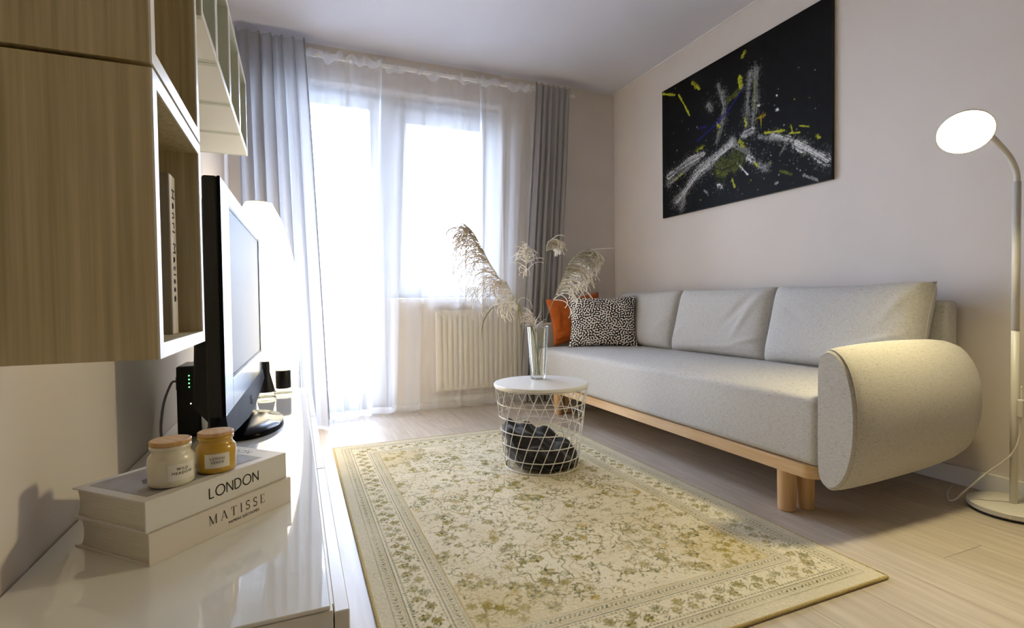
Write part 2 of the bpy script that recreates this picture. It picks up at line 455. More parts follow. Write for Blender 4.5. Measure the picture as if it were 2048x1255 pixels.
def fabric(name, base, light, dark):
    m = mat(name, base, 0.92, spec=0.15, Sheen_Weight=0.15)
    nt, b = nodes(m)
    tc = nt.nodes.new('ShaderNodeTexCoord')
    outs = []
    for sc in ((70, 70, 560), (560, 560, 70), (360, 50, 360)):
        mp = nt.nodes.new('ShaderNodeMapping'); mp.inputs['Scale'].default_value = sc
        nz = nt.nodes.new('ShaderNodeTexNoise'); nz.inputs['Scale'].default_value = 1.0; nz.inputs['Detail'].default_value = 3
        nt.links.new(tc.outputs['Object'], mp.inputs['Vector']); nt.links.new(mp.outputs['Vector'], nz.inputs['Vector'])
        outs.append(nz.outputs['Fac'])
    a = nt.nodes.new('ShaderNodeMath'); a.operation = 'MINIMUM'
    nt.links.new(outs[0], a.inputs[0]); nt.links.new(outs[1], a.inputs[1])
    a2 = nt.nodes.new('ShaderNodeMath'); a2.operation = 'MINIMUM'
    nt.links.new(a.outputs[0], a2.inputs[0]); nt.links.new(outs[2], a2.inputs[1])
    cr = nt.nodes.new('ShaderNodeValToRGB')
    e = cr.color_ramp.elements
    e[0].position = 0.25; e[0].color = (*lin(dark), 1); e[1].position = 0.55; e[1].color = (*lin(light), 1)
    k = e.new(0.38); k.color = (*lin(base), 1)
    nt.links.new(a2.outputs[0], cr.inputs['Fac'])
    nt.links.new(cr.outputs['Color'], b.inputs['Base Color'])
    bp = nt.nodes.new('ShaderNodeBump'); bp.inputs['Strength'].default_value = 0.25; bp.inputs['Distance'].default_value = 0.001
    nt.links.new(a2.outputs[0], bp.inputs['Height']); nt.links.new(bp.outputs['Normal'], b.inputs['Normal'])
    return m
M['sofa'] = fabric('grey_melange_linen', '#b9b5ae', '#c8c5be', '#8f8a83')

def emission(name, color, strength):
    m = bpy.data.materials.new(name); m.use_nodes = True
    nt = m.node_tree; nt.nodes.clear()
    e = nt.nodes.new('ShaderNodeEmission'); e.inputs['Color'].default_value = (*color, 1); e.inputs['Strength'].default_value = strength
    o = nt.nodes.new('ShaderNodeOutputMaterial'); nt.links.new(e.outputs[0], o.inputs['Surface'])
    return m

# ------------------------------------------------------------------ room shell
def struct(o, kind='structure'):
    o['kind'] = kind
    return o
T = 0.2
fl = struct(MB().box(XL - T, XR + T, YB - T, YW + 0.25, -0.15, -0.008).build('floor', M['subfloor']))
PW, PLN = 0.192, 1.29
pk = MB().box(0, PW - 0.0012, 0, PLN - 0.0012, 0, 0.008)
pk_me = None
nrow = int(math.ceil((XR - XL) / PW))
for r in range(nrow):
    x0 = XL + r * PW
    off = (r * 0.43) % PLN
    y = YB - off
    while y < YW:
        y0, y1 = max(y, YB), min(y + PLN, YW)
        x1 = min(x0 + PW, XR)
        if y1 - y0 > 0.02:
            if pk_me is None:
                o = pk.build('plank', M['floor'], fl); pk_me = o.data
            else:
                o = bpy.data.objects.new('plank', pk_me); link(o, fl)
            o.location = (x0, y0, -0.008)
            o.scale = ((x1 - x0) / PW, (y1 - y0) / PLN, 1)
        y += PLN
struct(MB().box(XL - T, XR + T, YB - T, YW + 0.25, H, H + 0.15).build('ceiling', M['ceiling']))
struct(MB().box(XL - T, XL, YB - T, YW + 0.25, -0.15, H).build('wall_left', M['wall']))
struct(MB().box(XR, XR + T, YB - T, YW + 0.25, -0.15, H).build('wall_right', M['wall']))
struct(MB().box(XL, XR, YB - T, YB, -0.15, H).build('wall_behind', M['wall']))
OX0, OXM, OX1, OZ1, SILL = -0.24, 0.63, 1.48, 2.26, 0.80
wb = MB()
wb.box(XL, OX0, YW, YW + 0.25, -0.15, H); wb.box(OX1, XR, YW, YW + 0.25, -0.15, H)
wb.box(OX0, OX1, YW, YW + 0.25, OZ1, H); wb.box(OXM, OX1, YW, YW + 0.25, -0.15, SILL - 0.02)
wb.box(OX0, OXM, YW, YW + 0.25, -0.15, 0.0)
struct(wb.build('wall_window', M['wall']))
# skirting boards and the thin bead where wall and ceiling meet
def skirt(name, x0, x1, y0, y1):
    return struct(MB().bbox(x0, x1, y0, y1, 0.0, 0.075, 0.003).build(name, M['white_trim']))
skirt('baseboard_right', XR - 0.014, XR, YB, YW)
skirt('baseboard_left', XL, XL + 0.014, YB, YW - 0.02)
skirt('baseboard_window', OXM + 0.02, XR - 0.02, YW - 0.014, YW)
struct(MB().bbox(XR - 0.012, XR, YB, YW, H - 0.012, H, 0.003).build('trim_1', M['white_trim']))
struct(MB().bbox(OX1, XR - 0.014, YW - 0.008, YW, H - 0.008, H, 0.002).build('trim_2', M['white_trim']))

# balcony door and window
def frame(mb, x0, x1, z0, z1, y0, y1, wl, wr, wb_, wt):
    mb.bbox(x0, x0 + wl, y0, y1, z0, z1, 0.004, 1); mb.bbox(x1 - wr, x1, y0, y1, z0, z1, 0.004, 1)
    mb.bbox(x0 + wl, x1 - wr, y0, y1, z0, z0 + wb_, 0.004, 1); mb.bbox(x0 + wl, x1 - wr, y0, y1, z1 - wt, z1, 0.004, 1)
    return mb
door = struct(bpy.data.objects.new('door_1', None)); link(door); door.location = (OX0, 3.80, 0)
fr = frame(MB(), 0, OXM - OX0, 0.0, OZ1, 0.02, 0.09, 0.05, 0.05, 0.04, 0.05).build('door_frame', M['pvc'], door)
frame(MB(), 0.035, OXM - OX0 - 0.035, 0.03, OZ1 - 0.035, 0.0, 0.07, 0.085, 0.085, 0.10, 0.085).build('door_leaf', M['pvc'], door)
MB().box(0.115, OXM - OX0 - 0.115, 0.03, 0.045, 0.12, OZ1 - 0.115).build('pane', M['glass'], door)
hb = MB().bbox(OXM - OX0 - 0.09, OXM - OX0 - 0.06, -0.012, 0.0, 1.00, 1.07, 0.004); hb.bbox(OXM - OX0 - 0.082, OXM - OX0 - 0.068, -0.05, -0.012, 1.05, 1.064, 0.003); hb.bbox(OXM - OX0 - 0.082, OXM - OX0 - 0.066, -0.055, -0.04, 0.93, 1.064, 0.004)
hb.build('door_handle', M['pvc'], door)
win = struct(bpy.data.objects.new('window_1', None)); link(win); win.location = (OXM, 3.80, SILL)
ww, wh = OX1 - OXM, OZ1 - SILL
frame(MB(), 0, ww, 0, wh, 0.02, 0.09, 0.06, 0.07, 0.04, 0.09).build('window_frame', M['pvc'], win)
frame(MB(), 0.045, ww - 0.05, 0.025, wh - 0.07, 0.0, 0.07, 0.095, 0.095, 0.06, 0.115).build('sash', M['pvc'], win)
MB().box(0.13, ww - 0.135, 0.03, 0.045, 0.075, wh - 0.175).build('pane', M['glass'], win)
hb = MB().bbox(0.08, 0.11, -0.012, 0.0, 0.60, 0.67, 0.004); hb.bbox(0.087, 0.103, -0.05, -0.038, 0.53, 0.66, 0.004); hb.bbox(0.088, 0.102, -0.045, -0.012, 0.645, 0.66, 0.003)
hb.build('window_handle', M['pvc'], win)
MB().bbox(-0.005, ww + 0.03, -0.135, 0.02, -0.03, -0.002, 0.006).build('window_sill', M['white_trim'], win)

# outside: balcony slab, slab of the balcony above, railing, block across the street
struct(MB().box(-1.6, 1.9, 3.95, 5.05, -0.20, -0.04).build('balcony_slab', M['concrete']))
struct(MB().prism([(-2.2, 3.95), (0.95, 3.95), (0.95, 4.42), (-2.2, 6.9)], 2.45, 2.60).build('upper_balcony_slab', M['concrete']))
rl = thing('balcony_railing', 'pale balcony railing with upright bars outside the balcony door', 'railing', (0.15, 4.98, -0.04))
MB().bbox(-1.7, 1.7, -0.025, 0.025, 0.93, 0.965, 0.006).build('top_rail', M['rail_paint'], rl)
MB().bbox(-1.7, 1.7, -0.015, 0.015, 0.08, 0.11, 0.004).build('bottom_rail', M['rail_paint'], rl)
for sx in (-1.68, 0.0, 1.68): MB().bbox(sx - 0.02, sx + 0.02, -0.02, 0.02, 0.0, 0.93, 0.004).build('railing_post', M['rail_paint'], rl)
b0 = None
for i in range(30):
    x = -1.62 + i * 0.112
    if b0 is None: b0 = MB().bbox(-0.007, 0.007, -0.007, 0.007, 0.11, 0.93, 0.002, 1).build('railing_bar', M['rail_paint'], rl); b0.location.x = x
    else: o = b0.copy(); link(o, rl); o.location.x = x
bd = thing('apartment_block', 'pale apartment block across the street beyond the balcony', 'building', (4.0, 30.0, -9.0))
MB().box(-16, 14, 0, 8, 0, 17).build('wall', M['facade'], bd)
MB().box(-16.3, 14.3, -0.4, 8.3, 17, 17.5).build('roof_edge', M['concrete'], bd)
w0 = None
for r in range(5):
    for k in range(9):
        x, z = -14 + k * 3.2, 1.6 + r * 3.1
        if w0 is None: w0 = MB().box(0, 1.5, -0.05, 0.02, 0, 1.5).build('window', M['facade_glass'], bd); w0.location = (x, 0, z)
        else: o = w0.copy(); link(o, bd); o.location = (x, 0, z)

struct(MB().box(-70, 70, 5.2, 110, -9.3, -9.0).build('street_ground', M['street']))

# ------------------------------------------------------------------ radiator
ra = thing('radiator', 'cream panel radiator under the window behind the sheer curtain', 'radiator', (0.93, 3.621, 0.12))
MB().bbox(0, 0.72, 0.03, 0.07, 0, 0.58, 0.006).build('panel', M['radiator'], ra)
r0 = None
for i in range(18):
    x = 0.025 + i * 0.0395
    if r0 is None: r0 = MB().bbox(-0.013, 0.013, 0.022, 0.032, 0.03, 0.55, 0.006).build('panel_rib', M['radiator'], ra); r0.location.x = x
    else: o = r0.copy(); link(o, ra); o.location.x = x
MB().bbox(-0.003, 0.723, 0.026, 0.078, 0.575, 0.592, 0.004).build('top_grille', M['radiator'], ra)
v = MB().tube([(0.735, 0.05, 0.05), (0.76, 0.05, 0.05), (0.76, 0.05, -0.12)], 0.008, 8); v.tube([(0.722, 0.05, 0.05), (0.735, 0.05, 0.05)], 0.012, 10)
v.build('valve_pipe', M['radiator'], ra)

# ------------------------------------------------------------------ curtain rail and curtains
cr_ = thing('curtain_rail', 'cream curtain rail along the window just under the ceiling', 'curtain rail', (0, 3.60, 2.375))
MB().bbox(-0.34, 2.03, -0.012, 0.012, -0.011, 0.013, 0.004).build('track', M['white_trim'], cr_)
for x in (-0.2, 0.55, 1.25, 1.95): MB().bbox(x - 0.012, x + 0.012, -0.01, 0.10, 0.013, 0.03, 0.003).build('bracket', M['white_trim'], cr_)
MB().lathe([(0.006, 0), (0.018, 0.004), (0.02, 0.015), (0.012, 0.028), (0.002, 0.03)], 12, 2.04, 0, -0.015).build('end_knob', M['white_trim'], cr_)

def curtain(name, label, m, top, bot, ztop, zbot, folds, amp, group=None, cat='curtain', seed=0, pleat=0.5, nz=60, nx=180, ruffle=0.012, belly=None, hem=None, hemw=0.012):
    """cloth sheet hanging in folds: top/bot = (x0, y0, x1, y1) lines at ztop/zbot"""
    r = np.random.default_rng(seed)
    s = np.linspace(0, 1, nx); t = np.linspace(0, 1, nz)
    ph = np.cumsum(r.uniform(0.6, 1.4, nx)); ph = ph / ph[-1] * folds * 2 * PI
    ph2 = ph * 1.7 + r.uniform(0, 6)
    S, Tm = np.meshgrid(s, t, indexing='ij')
    PH, PH2 = np.meshgrid(ph, t, indexing='ij')[0], np.meshgrid(ph2, t, indexing='ij')[0]
    x = (top[0] + (top[2] - top[0]) * S) * (1 - Tm) + (bot[0] + (bot[2] - bot[0]) * S) * Tm
    y = (top[1] + (top[3] - top[1]) * S) * (1 - Tm) + (bot[1] + (bot[3] - bot[1]) * S) * Tm
    a = amp * (0.35 + 0.65 * np.minimum(1, Tm * 4)) * (1 + 0.25 * np.sin(3 * S * PI + seed))
    y = y + a * np.sin(PH + 0.5 * np.sin(2.2 * Tm + seed)) + 0.35 * a * np.sin(PH2 + 1.5 * Tm)
    x = x + 0.35 * a * np.cos(PH + 0.6 * Tm)
    if belly: y = y - belly * np.sin(PI * np.clip((Tm - 0.4) / 0.6, 0, 1)) * S
    z0 = ztop + ruffle * np.maximum(0, np.sin(ph * 1.0 + 1)) ; zb = zbot + (0 if hem is None else np.interp(s, hem[0], hem[1]))
    z = z0[:, None] * (1 - Tm) + (zb[:, None] if np.ndim(zb) else zb) * Tm
    V = np.stack([x, y, z], -1)
    lo = (float(x.mean()), float(y.mean()), float(zbot))
    root = thing(name, label, cat, lo, group=group)
    V2 = V - np.array(lo)
    np_mesh('cloth', V2, grid_faces(nx, nz), m, root)
    return root, V2
grey_grp = 'grey side curtains'
lc, V = curtain('side_curtain', 'long grey side curtain left of the window, behind the glowing paper lamp', M['curtain'], (-0.31, 3.53, 0.075, 3.53), (-0.29, 3.44, 0.165, 3.40), 2.42, 0.012, 6, 0.036, grey_grp, seed=3, ruffle=0.022, belly=0.03)
MB().tube([tuple(p) for p in V[-1][::2]], 0.004, 6).build('side_hem', M['curtain'], lc, True)
rc, V = curtain('side_curtain', 'grey side curtain right of the window, behind the far end of the sofa', M['curtain'], (1.70, 3.545, 1.985, 3.545), (1.545, 3.562, 1.84, 3.562), 2.40, 0.012, 6, 0.020, grey_grp, seed=5, ruffle=0.02)
MB().tube([tuple(p) for p in V[0][::2]], 0.003, 6).build('side_hem', M['curtain'], rc, True)
sg = 'white sheer curtains'
for lab, top, bot, seed, folds, hem in (
        ('white sheer curtain panel in front of the balcony door', (0.02, 3.592, 0.57, 3.592), (0.10, 3.56, 0.45, 3.57), 21, 4, None),
        ('white sheer curtain panel hanging over the middle of the window', (0.56, 3.612, 1.28, 3.612), (0.45, 3.605, 1.245, 3.585), 24, 5, ([0, 0.25, 0.55, 0.56, 1], [0.035, 0.005, 0.012, 0.03, 0.035])),
        ('white sheer curtain panel at the right end of the rail by the grey curtain', (1.27, 3.592, 1.735, 3.592), (1.23, 3.60, 1.60, 3.60), 26, 3, ([0, 1], [0.06, 0.08]))):
    root, V = curtain('sheer_curtain', lab, M['sheer'], top, bot, 2.372, 0.012, folds, 0.019, sg, seed=seed, ruffle=0.018, nx=220)
    # gathered heading tape round the rail, bottom hem, side hem
    ns = V.shape[0]
    hv = []
    k = max(1, ns // 110)
    head = V[::k, 0].copy(); ph = np.linspace(0, folds * 3.2 * PI, len(head))
    up_ = 0.026 + 0.010 * np.sin(ph + 0.7 * np.sin(ph * 0.31)); dn = 0.026 + 0.020 * np.sin(ph * 0.37 + seed) + 0.012 * np.sin(ph * 0.83 + seed)
    yy = -0.016 - 0.006 * np.cos(ph)
    A = head + np.stack([0 * ph, yy * 0.6, up_], -1); Bm = head + np.stack([0 * ph, yy * 1.3, 0 * ph], -1); D = head + np.stack([0 * ph, yy, -dn], -1)
    np_mesh('heading_tape', np.stack([A, Bm, D], 1), grid_faces(len(head), 3), M['hem'], root)
    bh = V[:, -1]; np_mesh('bottom_hem', np.stack([bh + [0, -0.001, 0.045], bh + [0, -0.002, 0.0]], 1), grid_faces(ns, 2), M['hem'], root)
    sd = V[-1]; np_mesh('side_hem', np.stack([sd + [-0.012, -0.002, 0], sd + [0, -0.002, 0]], 0), grid_faces(2, len(sd)), M['hem'], root)

# ------------------------------------------------------------------ low bench along the left wall
BZ = 0.39                       # height of its glass top
BY0, BY1 = 0.68, 2.53
bn = thing('tv_bench', 'long low white television bench along the left wall', 'bench', (XL, BY0, 0))
L = BY1 - BY0
MB().bbox(0.004, 0.405, 0, 0.018, 0, 0.384, 0.001, 1).build('end_panel', M['white_lac'], bn)
MB().bbox(0.004, 0.405, L - 0.018, L, 0, 0.384, 0.001, 1).build('end_panel', M['white_lac'], bn)
cb = MB().box(0.016, 0.400, 0.018, L - 0.018, 0.02, 0.036); cb.box(0.016, 0.4062, 0.018, L - 0.018, 0.366, 0.383); cb.box(0.016, 0.022, 0.018, L - 0.018, 0.036, 0.366)
for k in (1, 2): cb.box(0.022, 0.400, k * L / 3 - 0.008, k * L / 3 + 0.008, 0.036, 0.366)
cb.build('carcass', M['white_lac'], bn)
for k in range(3):
    d = MB().bbox(0.4065, 0.425, k * L / 3 + 0.0015, (k + 1) * L / 3 - 0.0015, 0.012, 0.381, 0.0012, 1).build('door', M['white_lac'], bn)
gt = MB().bbox(XL + 0.003, XL + 0.402, BY0 + 0.001, BY1, 0.3845, BZ, 0.0012, 1).build('worktop', M['white_gloss'])
tag(gt, 'glossy white glass top sheet lying on the television bench', 'worktop')

# ------------------------------------------------------------------ wall cubes
def open_cube(name, label, group, y0, y1, z0, z1, depth, t, m_out, m_in, m_edge, m_under=None):
    r = thing(name, label, 'wall cube', (XL, y0, z0), group=group)
    w, h = y1 - y0, z1 - z0
    e = 0.002
    mu = m_under or m_out
    MB().box(0, depth - e, 0, t, 0, h).build('side_panel', m_out, r)
    MB().box(0, depth - e, w - t, w, 0, h).build('side_panel', m_in, r)
    MB().box(0, depth - e, t, w - t, h - t, h).build('top_panel', m_in, r)
    MB().box(0, depth - e, t, w - t, 0, t).build('bottom_panel', mu, r)
    MB().box(0, 0.006, t, w - t, t, h - t).build('back_panel', m_in, r)
    b = MB().box(depth - e, depth, 0, t, 0, h); b.box(depth - e, depth, w - t, w, 0, h); b.box(depth - e, depth, t, w - t, 0, t); b.box(depth - e, depth, t, w - t, h - t, h)
    tag(b.build('front_edging', m_edge, r), 'white front edging')
    return r
og = 'oak wall cubes'
open_cube('oak_wall_cube', 'lower oak wall cube with a white front edge, holding a cream art book', og, 0.630, 0.912, 0.715, 1.012, 0.240, 0.016, M['oak'], M['oak'], M['white_lac'])
open_cube('oak_wall_cube', 'upper oak wall cube, cut off by the top of the picture', og, 0.630, 0.912, 1.017, 1.314, 0.240, 0.016, M['oak'], M['oak'], M['white_lac'])
ys = [0.925, 1.10, 1.315, 1.53, 1.745]
wlab = ['small white wall cube directly behind the upper oak cube', 'second small white wall cube counted from the oak cubes', 'third small white wall cube counted from the oak cubes', 'small white wall cube nearest the curtain, last of the row']
for k in range(4):
    open_cube('white_wall_cube', wlab[k], 'small white wall cubes above the television', ys[k] + 0.0012, ys[k + 1] - 0.0012, 1.215, 1.435, 0.245, 0.013, M['sage'], M['sage'], M['white_lac'], M['white_matt'])

# upright art book in the lower oak cube
bk = thing('art_book', 'cream art book standing upright in the lower oak wall cube', 'book', (-0.345, 0.826, 0.7312))
MB().bbox(0.0, 0.188, 0, 0.0025, 0, 0.218, 0.0008, 1).build('cover', M['book_grey'], bk)
MB().bbox(0.0, 0.188, 0.0295, 0.032, 0, 0.218, 0.0008, 1).build('cover', M['book_cream'], bk)
MB().bbox(0.188, 0.1905, 0, 0.032, 0, 0.218, 0.0008, 1).build('spine', M['book_cream'], bk)
MB().box(0.006, 0.187, 0.0026, 0.0294, 0.003, 0.215).build('pages', M['paper'], bk)
mx = Matrix(((0, 0, 1, 0.1908), (0, 1, 0, 0.010), (-1, 0, 0, 0.200), (0, 0, 0, 1)))
text_mesh('title_lettering', 'Henri Matisse', 0.0215, M['ink'], bk, mx, spacing=1.28)

# ------------------------------------------------------------------ television
tv = thing('television', 'black flat television on a round glossy foot on the bench', 'television', (-0.190, 1.825, BZ), rotz=math.radians(-1.5))
fx = 0.046
hw = 0.475
tb = MB().bbox(fx - 0.036, fx - 0.004, -hw, hw, 0.075, 0.675, 0.006)
tb.build('housing', M['black_matt'], tv)
bk2 = MB(); bk2.add([(fx - 0.036, -0.44, 0.10), (fx - 0.036, 0.44, 0.10), (fx - 0.036, 0.44, 0.655), (fx - 0.036, -0.44, 0.655), (fx - 0.085, -0.36, 0.13), (fx - 0.085, 0.36, 0.13), (fx - 0.070, 0.36, 0.56), (fx - 0.070, -0.36, 0.56)],
        [(0, 3, 2, 1), (4, 5, 6, 7), (0, 1, 5, 4), (1, 2, 6, 5), (2, 3, 7, 6), (3, 0, 4, 7)])
bk2.build('rear_shell', M['black_matt'], tv)
sy0, sy1, sz0, sz1 = -0.345, 0.425, 0.195, 0.632
bz = MB().bbox(fx - 0.005, fx + 0.002, -hw, sy0, 0.120, 0.675, 0.002); bz.bbox(fx - 0.005, fx + 0.002, sy1, hw, 0.120, 0.675, 0.002)
bz.bbox(fx - 0.005, fx + 0.002, sy0, sy1, 0.120, sz0, 0.002); bz.bbox(fx - 0.005, fx + 0.002, sy0, sy1, sz1, 0.675, 0.002)
bz.build('bezel', M['black_gloss'], tv)
MB().box(fx - 0.004, fx - 0.001, sy0, sy1, sz0, sz1).build('screen', M['screen'], tv)
sb = MB()
for a, b, c_, d_ in ((sy0, sy0 + 0.007, sz0, sz1), (sy1 - 0.007, sy1, sz0, sz1), (sy0 + 0.007, sy1 - 0.007, sz0, sz0 + 0.007), (sy0 + 0.007, sy1 - 0.007, sz1 - 0.007, sz1)): sb.box(fx - 0.001, fx + 0.0005, a, b, c_, d_)
sb.build('screen_surround', M['black_matt'], tv)
ch = MB()
py = [-hw, -0.30, -0.08, 0.10, 0.30, hw]; pzb = [0.076, 0.058, 0.040, 0.042, 0.062, 0.085]
n = len(py)
vs = []
for x_, s_ in ((fx - 0.030, 0), (fx + 0.008, 1)):
    for a, b in zip(py, pzb): vs.append((x_, a, b))
    for a in py: vs.append((x_ - (0.006 if s_ else 0), a, 0.122))
fs = []
for i in range(n - 1):
    fs += [(2 * n + i, 2 * n + i + 1, 3 * n + i + 1, 3 * n + i), (i, n + i, n + i + 1, i + 1), (i, i + 1, 2 * n + i + 1, 2 * n + i), (n + i, 3 * n + i, 3 * n + i + 1, n + i + 1)]
fs += [(0, 2 * n, 3 * n, n), (n - 1, 2 * n - 1, 4 * n - 1, 3 * n - 1)]
cho = ch.add(vs, fs).build('speaker_chin', M['chin'], tv)
lg = MB().tube([(fx + 0.0075 - 0.003, -0.01, 0.078), (fx + 0.0085, 0.0, 0.066), (fx + 0.0085, 0.006, 0.078), (fx + 0.0075, 0.0, 0.092), (fx + 0.0065, -0.008, 0.082)], 0.0016, 5)
lg.build('logo_mark', M['tv_silver'], cho)
MB().bbox(fx - 0.05, fx - 0.010, -0.07, 0.07, 0.012, 0.10, 0.006).build('neck', M['black_gloss'], tv)
bs = MB().lathe([(1.0, 0.0), (1.0, 0.010), (0.97, 0.016), (0.5, 0.026), (0.12, 0.030)], 48)
bs.v = [(0.042 + x * 0.106, y * 0.19 - 0.02, z) for x, y, z in bs.v]
smooth_angle(bs.build('foot', M['black_gloss'], tv), 50)

# ------------------------------------------------------------------ router and its cable
ro = thing('router', 'black upright router with green lights behind the television', 'router', (-0.322, 1.73, BZ))
MB().bbox(0.0, 0.060, 0, 0.14, 0.0, 0.205, 0.006).build('housing', M['black_matt'], ro)
MB().bbox(-0.010, 0.0, 0.05, 0.09, 0.13, 0.17, 0.002).build('plug', M['black_matt'], ro)
for k in range(4): MB().bbox(0.031, 0.034, -0.0008, 0.001, 0.176 - k * 0.011, 0.179 - k * 0.011, 0.0003, 1).build('green_light', M['led'], ro)
MB().bbox(0.034, 0.037, -0.0008, 0.001, 0.095, 0.098, 0.0003, 1).build('white_light', M['led_w'], ro)
kc = MB().tube(catmull([(-0.334, 1.80, 0.545), (-0.345, 1.79, 0.540), (-0.357, 1.75, 0.490), (-0.358, 1.715, 0.43), (-0.354, 1.71, 0.398), (-0.34, 1.725, 0.3945)], 8), 0.0035, 8).build('router_cable', M['cord_grey'], None, True)
tag(kc, 'thin grey cable drooping from the black router', 'cable')
kb = MB().tube(catmull([(-0.355, 1.66, 0.3935), (-0.335, 1.66, 0.400), (-0.31, 1.69, 0.398), (-0.295, 1.722, 0.3935)], 8), 0.0022, 6).build('black_cable', M['black_matt'], None, True)
tag(kb, 'short thin black cable lying in front of the router', 'cable')

# ------------------------------------------------------------------ two books lying on the bench
ang = math.atan2(1.085 - 0.898, -0.020 + 0.208)
def lying_book(label, name, origin, z0, length, width, hgt, overhang, m_cover, rot):
    r = thing(name, label, 'book', (origin[0], origin[1], z0), rotz=rot)
    t = 0.0028
    MB().bbox(0.0, length, 0.0, width, 0, t, 0.0007, 1).build('cover', m_cover, r)
    MB().bbox(0.0, length, 0.0, width, hgt - t, hgt, 0.0007, 1).build('cover', m_cover, r)
    MB().bbox(0.0, length, -0.001, t - 0.001, 0.0, hgt, 0.0007, 1).build('spine', m_cover, r)
    pg = MB()
    nn = 14
    prof = [(t, t), (t, hgt - t)] + [(width - overhang - 0.006 * (1 - ((i / nn) * 2 - 1) ** 2), hgt - t - (hgt - 2 * t) * i / nn) for i in range(nn + 1)]
    v = [(0.005, a, b) for a, b in prof] + [(length - 0.005, a, b) for a, b in prof]
    k = len(prof)
    pg.add(v, [tuple(range(k)), tuple(reversed(range(k, 2 * k)))] + [(i, k + i, k + (i + 1) % k, (i + 1) % k) for i in range(k)])
    pg.build('pages', M['paper'], r)
    return r
BH = 0.047
b1 = lying_book('lower grey-white art book lying on the bench under another book', 'art_book', (-0.206, 0.892), BZ, 0.266, 0.180, BH, 0.010, M['book_cream'], ang)
spine = lambda x, z: Matrix(((1, 0, 0, x), (0, 0, -1, -0.0014), (0, 1, 0, z), (0, 0, 0, 1)))
stroke_text('title_lettering', 'MATISSE', 0.0150, 0.11, 0.47, M['ink_soft'], b1, spine(0.095, 0.0215), serif=True)
text_mesh('subtitle_lettering', 'PAPIERS DÉCOUPÉS', 0.0064, M['ink_soft'], b1, spine(0.130, 0.0105), spacing=1.12, extrude=0.0001)
b2 = lying_book('white photography book lying on top of the other book, candles on it', 'photo_book', (-0.210, 0.895), BZ + BH + 0.0004, 0.264, 0.172, BH, 0.004, M['book_white'], ang + math.radians(0.6))
stroke_text('title_lettering', 'LONDON', 0.0165, 0.125, 0.24, M['ink'], b2, spine(0.102, 0.0155))
MB().box(0.016, 0.225, 0.018, 0.158, BH, BH + 0.0004).build('cover_photo', M['photo'], b2)
dk = MB(); dk.prism([(0.16, 0.022), (0.222, 0.022), (0.222, 0.150), (0.19, 0.150), (0.17, 0.10), (0.12, 0.09), (0.15, 0.06)], BH + 0.0004, BH + 0.0007)
dk.prism([(0.05, 0.08), (0.085, 0.07), (0.10, 0.085), (0.13, 0.075), (0.14, 0.10), (0.09, 0.11), (0.06, 0.10)], BH + 0.0004, BH + 0.0007)
dk.build('cover_photo_shapes', M['photo_dark'], b2)
topm = Matrix(((0, -1, 0, 0.245), (1, 0, 0, 0.030), (0, 0, 1, BH + 0.0003), (0, 0, 0, 1)))   # reads along the short end
topm = Matrix(((0, 1, 0, 0.232), (-1, 0, 0, 0.150), (0, 0, 1, BH + 0.0003), (0, 0, 0, 1)))
stroke_text('cover_lettering', 'LONDON', 0.014, 0.10, 0.3, M['ink'], b2, topm)
topm2 = Matrix(((0, 1, 0, 0.2525), (-1, 0, 0, 0.150), (0, 0, 1, BH + 0.0003), (0, 0, 0, 1)))
sp = MB()
for k in range(16):
    if k not in (8, 11): stroke_quads(sp, [(k * 0.0072, 0), (k * 0.0072 + (0.0035 if k % 3 else 0.0022), 0.0035 * (k % 2))], 0.0011)
sp.build('cover_small_print', M['ink_soft'], b2).matrix_local = topm2

# ------------------------------------------------------------------ two jar candles on the books
def bend_text(o, R):
    for v in o.data.vertices:
        a = v.co.x / R; rr = R + v.co.z
        v.co = Vector((rr * math.sin(a), -rr * math.cos(a), v.co.y))
def candle(label, loc, rotz, wax, lines, s=1.0):
    r = thing('jar_candle', label, 'candle', loc, rotz, group='jar candles on the books')
    R = 0.0325 * s
    prof = [(R * 0.86, 0), (R * 0.97, 0.002 * s), (R, 0.007 * s), (R, 0.040 * s), (R * 0.97, 0.0455 * s), (R * 0.87, 0.0495 * s), (R * 0.83, 0.052 * s), (R * 0.83, 0.057 * s), (R * 0.90, 0.0585 * s), (R * 0.90, 0.0625 * s), (R * 0.84, 0.064 * s)]
    smooth_angle(MB().lathe(prof, 40).build('jar', wax, r), 60)
    MB().lathe([(R * 0.86, 0.0640 * s), (R * 0.90, 0.0650 * s), (R * 0.90, 0.0700 * s), (R * 0.86, 0.0710 * s)], 40).build('lid', M['lid_wood'], r)
    a0, a1 = -0.62, 0.62; n = 14
    V = []
    for rr in (R + 0.0002, R + 0.0006):
        for z in (0.011 * s, 0.036 * s):
            for i in range(n + 1):
                a = a0 + (a1 - a0) * i / n
                V.append((rr * math.sin(a), -rr * math.cos(a), z))
    k = n + 1
    F = []
    for i in range(n):
        F += [(2 * k + i, 2 * k + i + 1, 3 * k + i + 1, 3 * k + i), (i, k + i, k + i + 1, i + 1), (k + i, 3 * k + i, 3 * k + i + 1, k + i + 1), (i, i + 1, 2 * k + i + 1, 2 * k + i)]
    F += [(0, 2 * k, 3 * k, k), (n, k + n, 3 * k + n, 2 * k + n)]
    lb = mesh_obj('label', V, F, M['label_paper'], r)
    for body, size, z in lines:
        t = text_mesh('label_lettering', body, size * s, M['ink_soft'], lb, Matrix.Identity(4), align='CENTER', spacing=1.2, extrude=0.00006)
        for v in t.data.vertices: v.co.y += z * s
        bend_text(t, R + 0.0008)
    return r
jz = BZ + 2 * BH + 0.0009
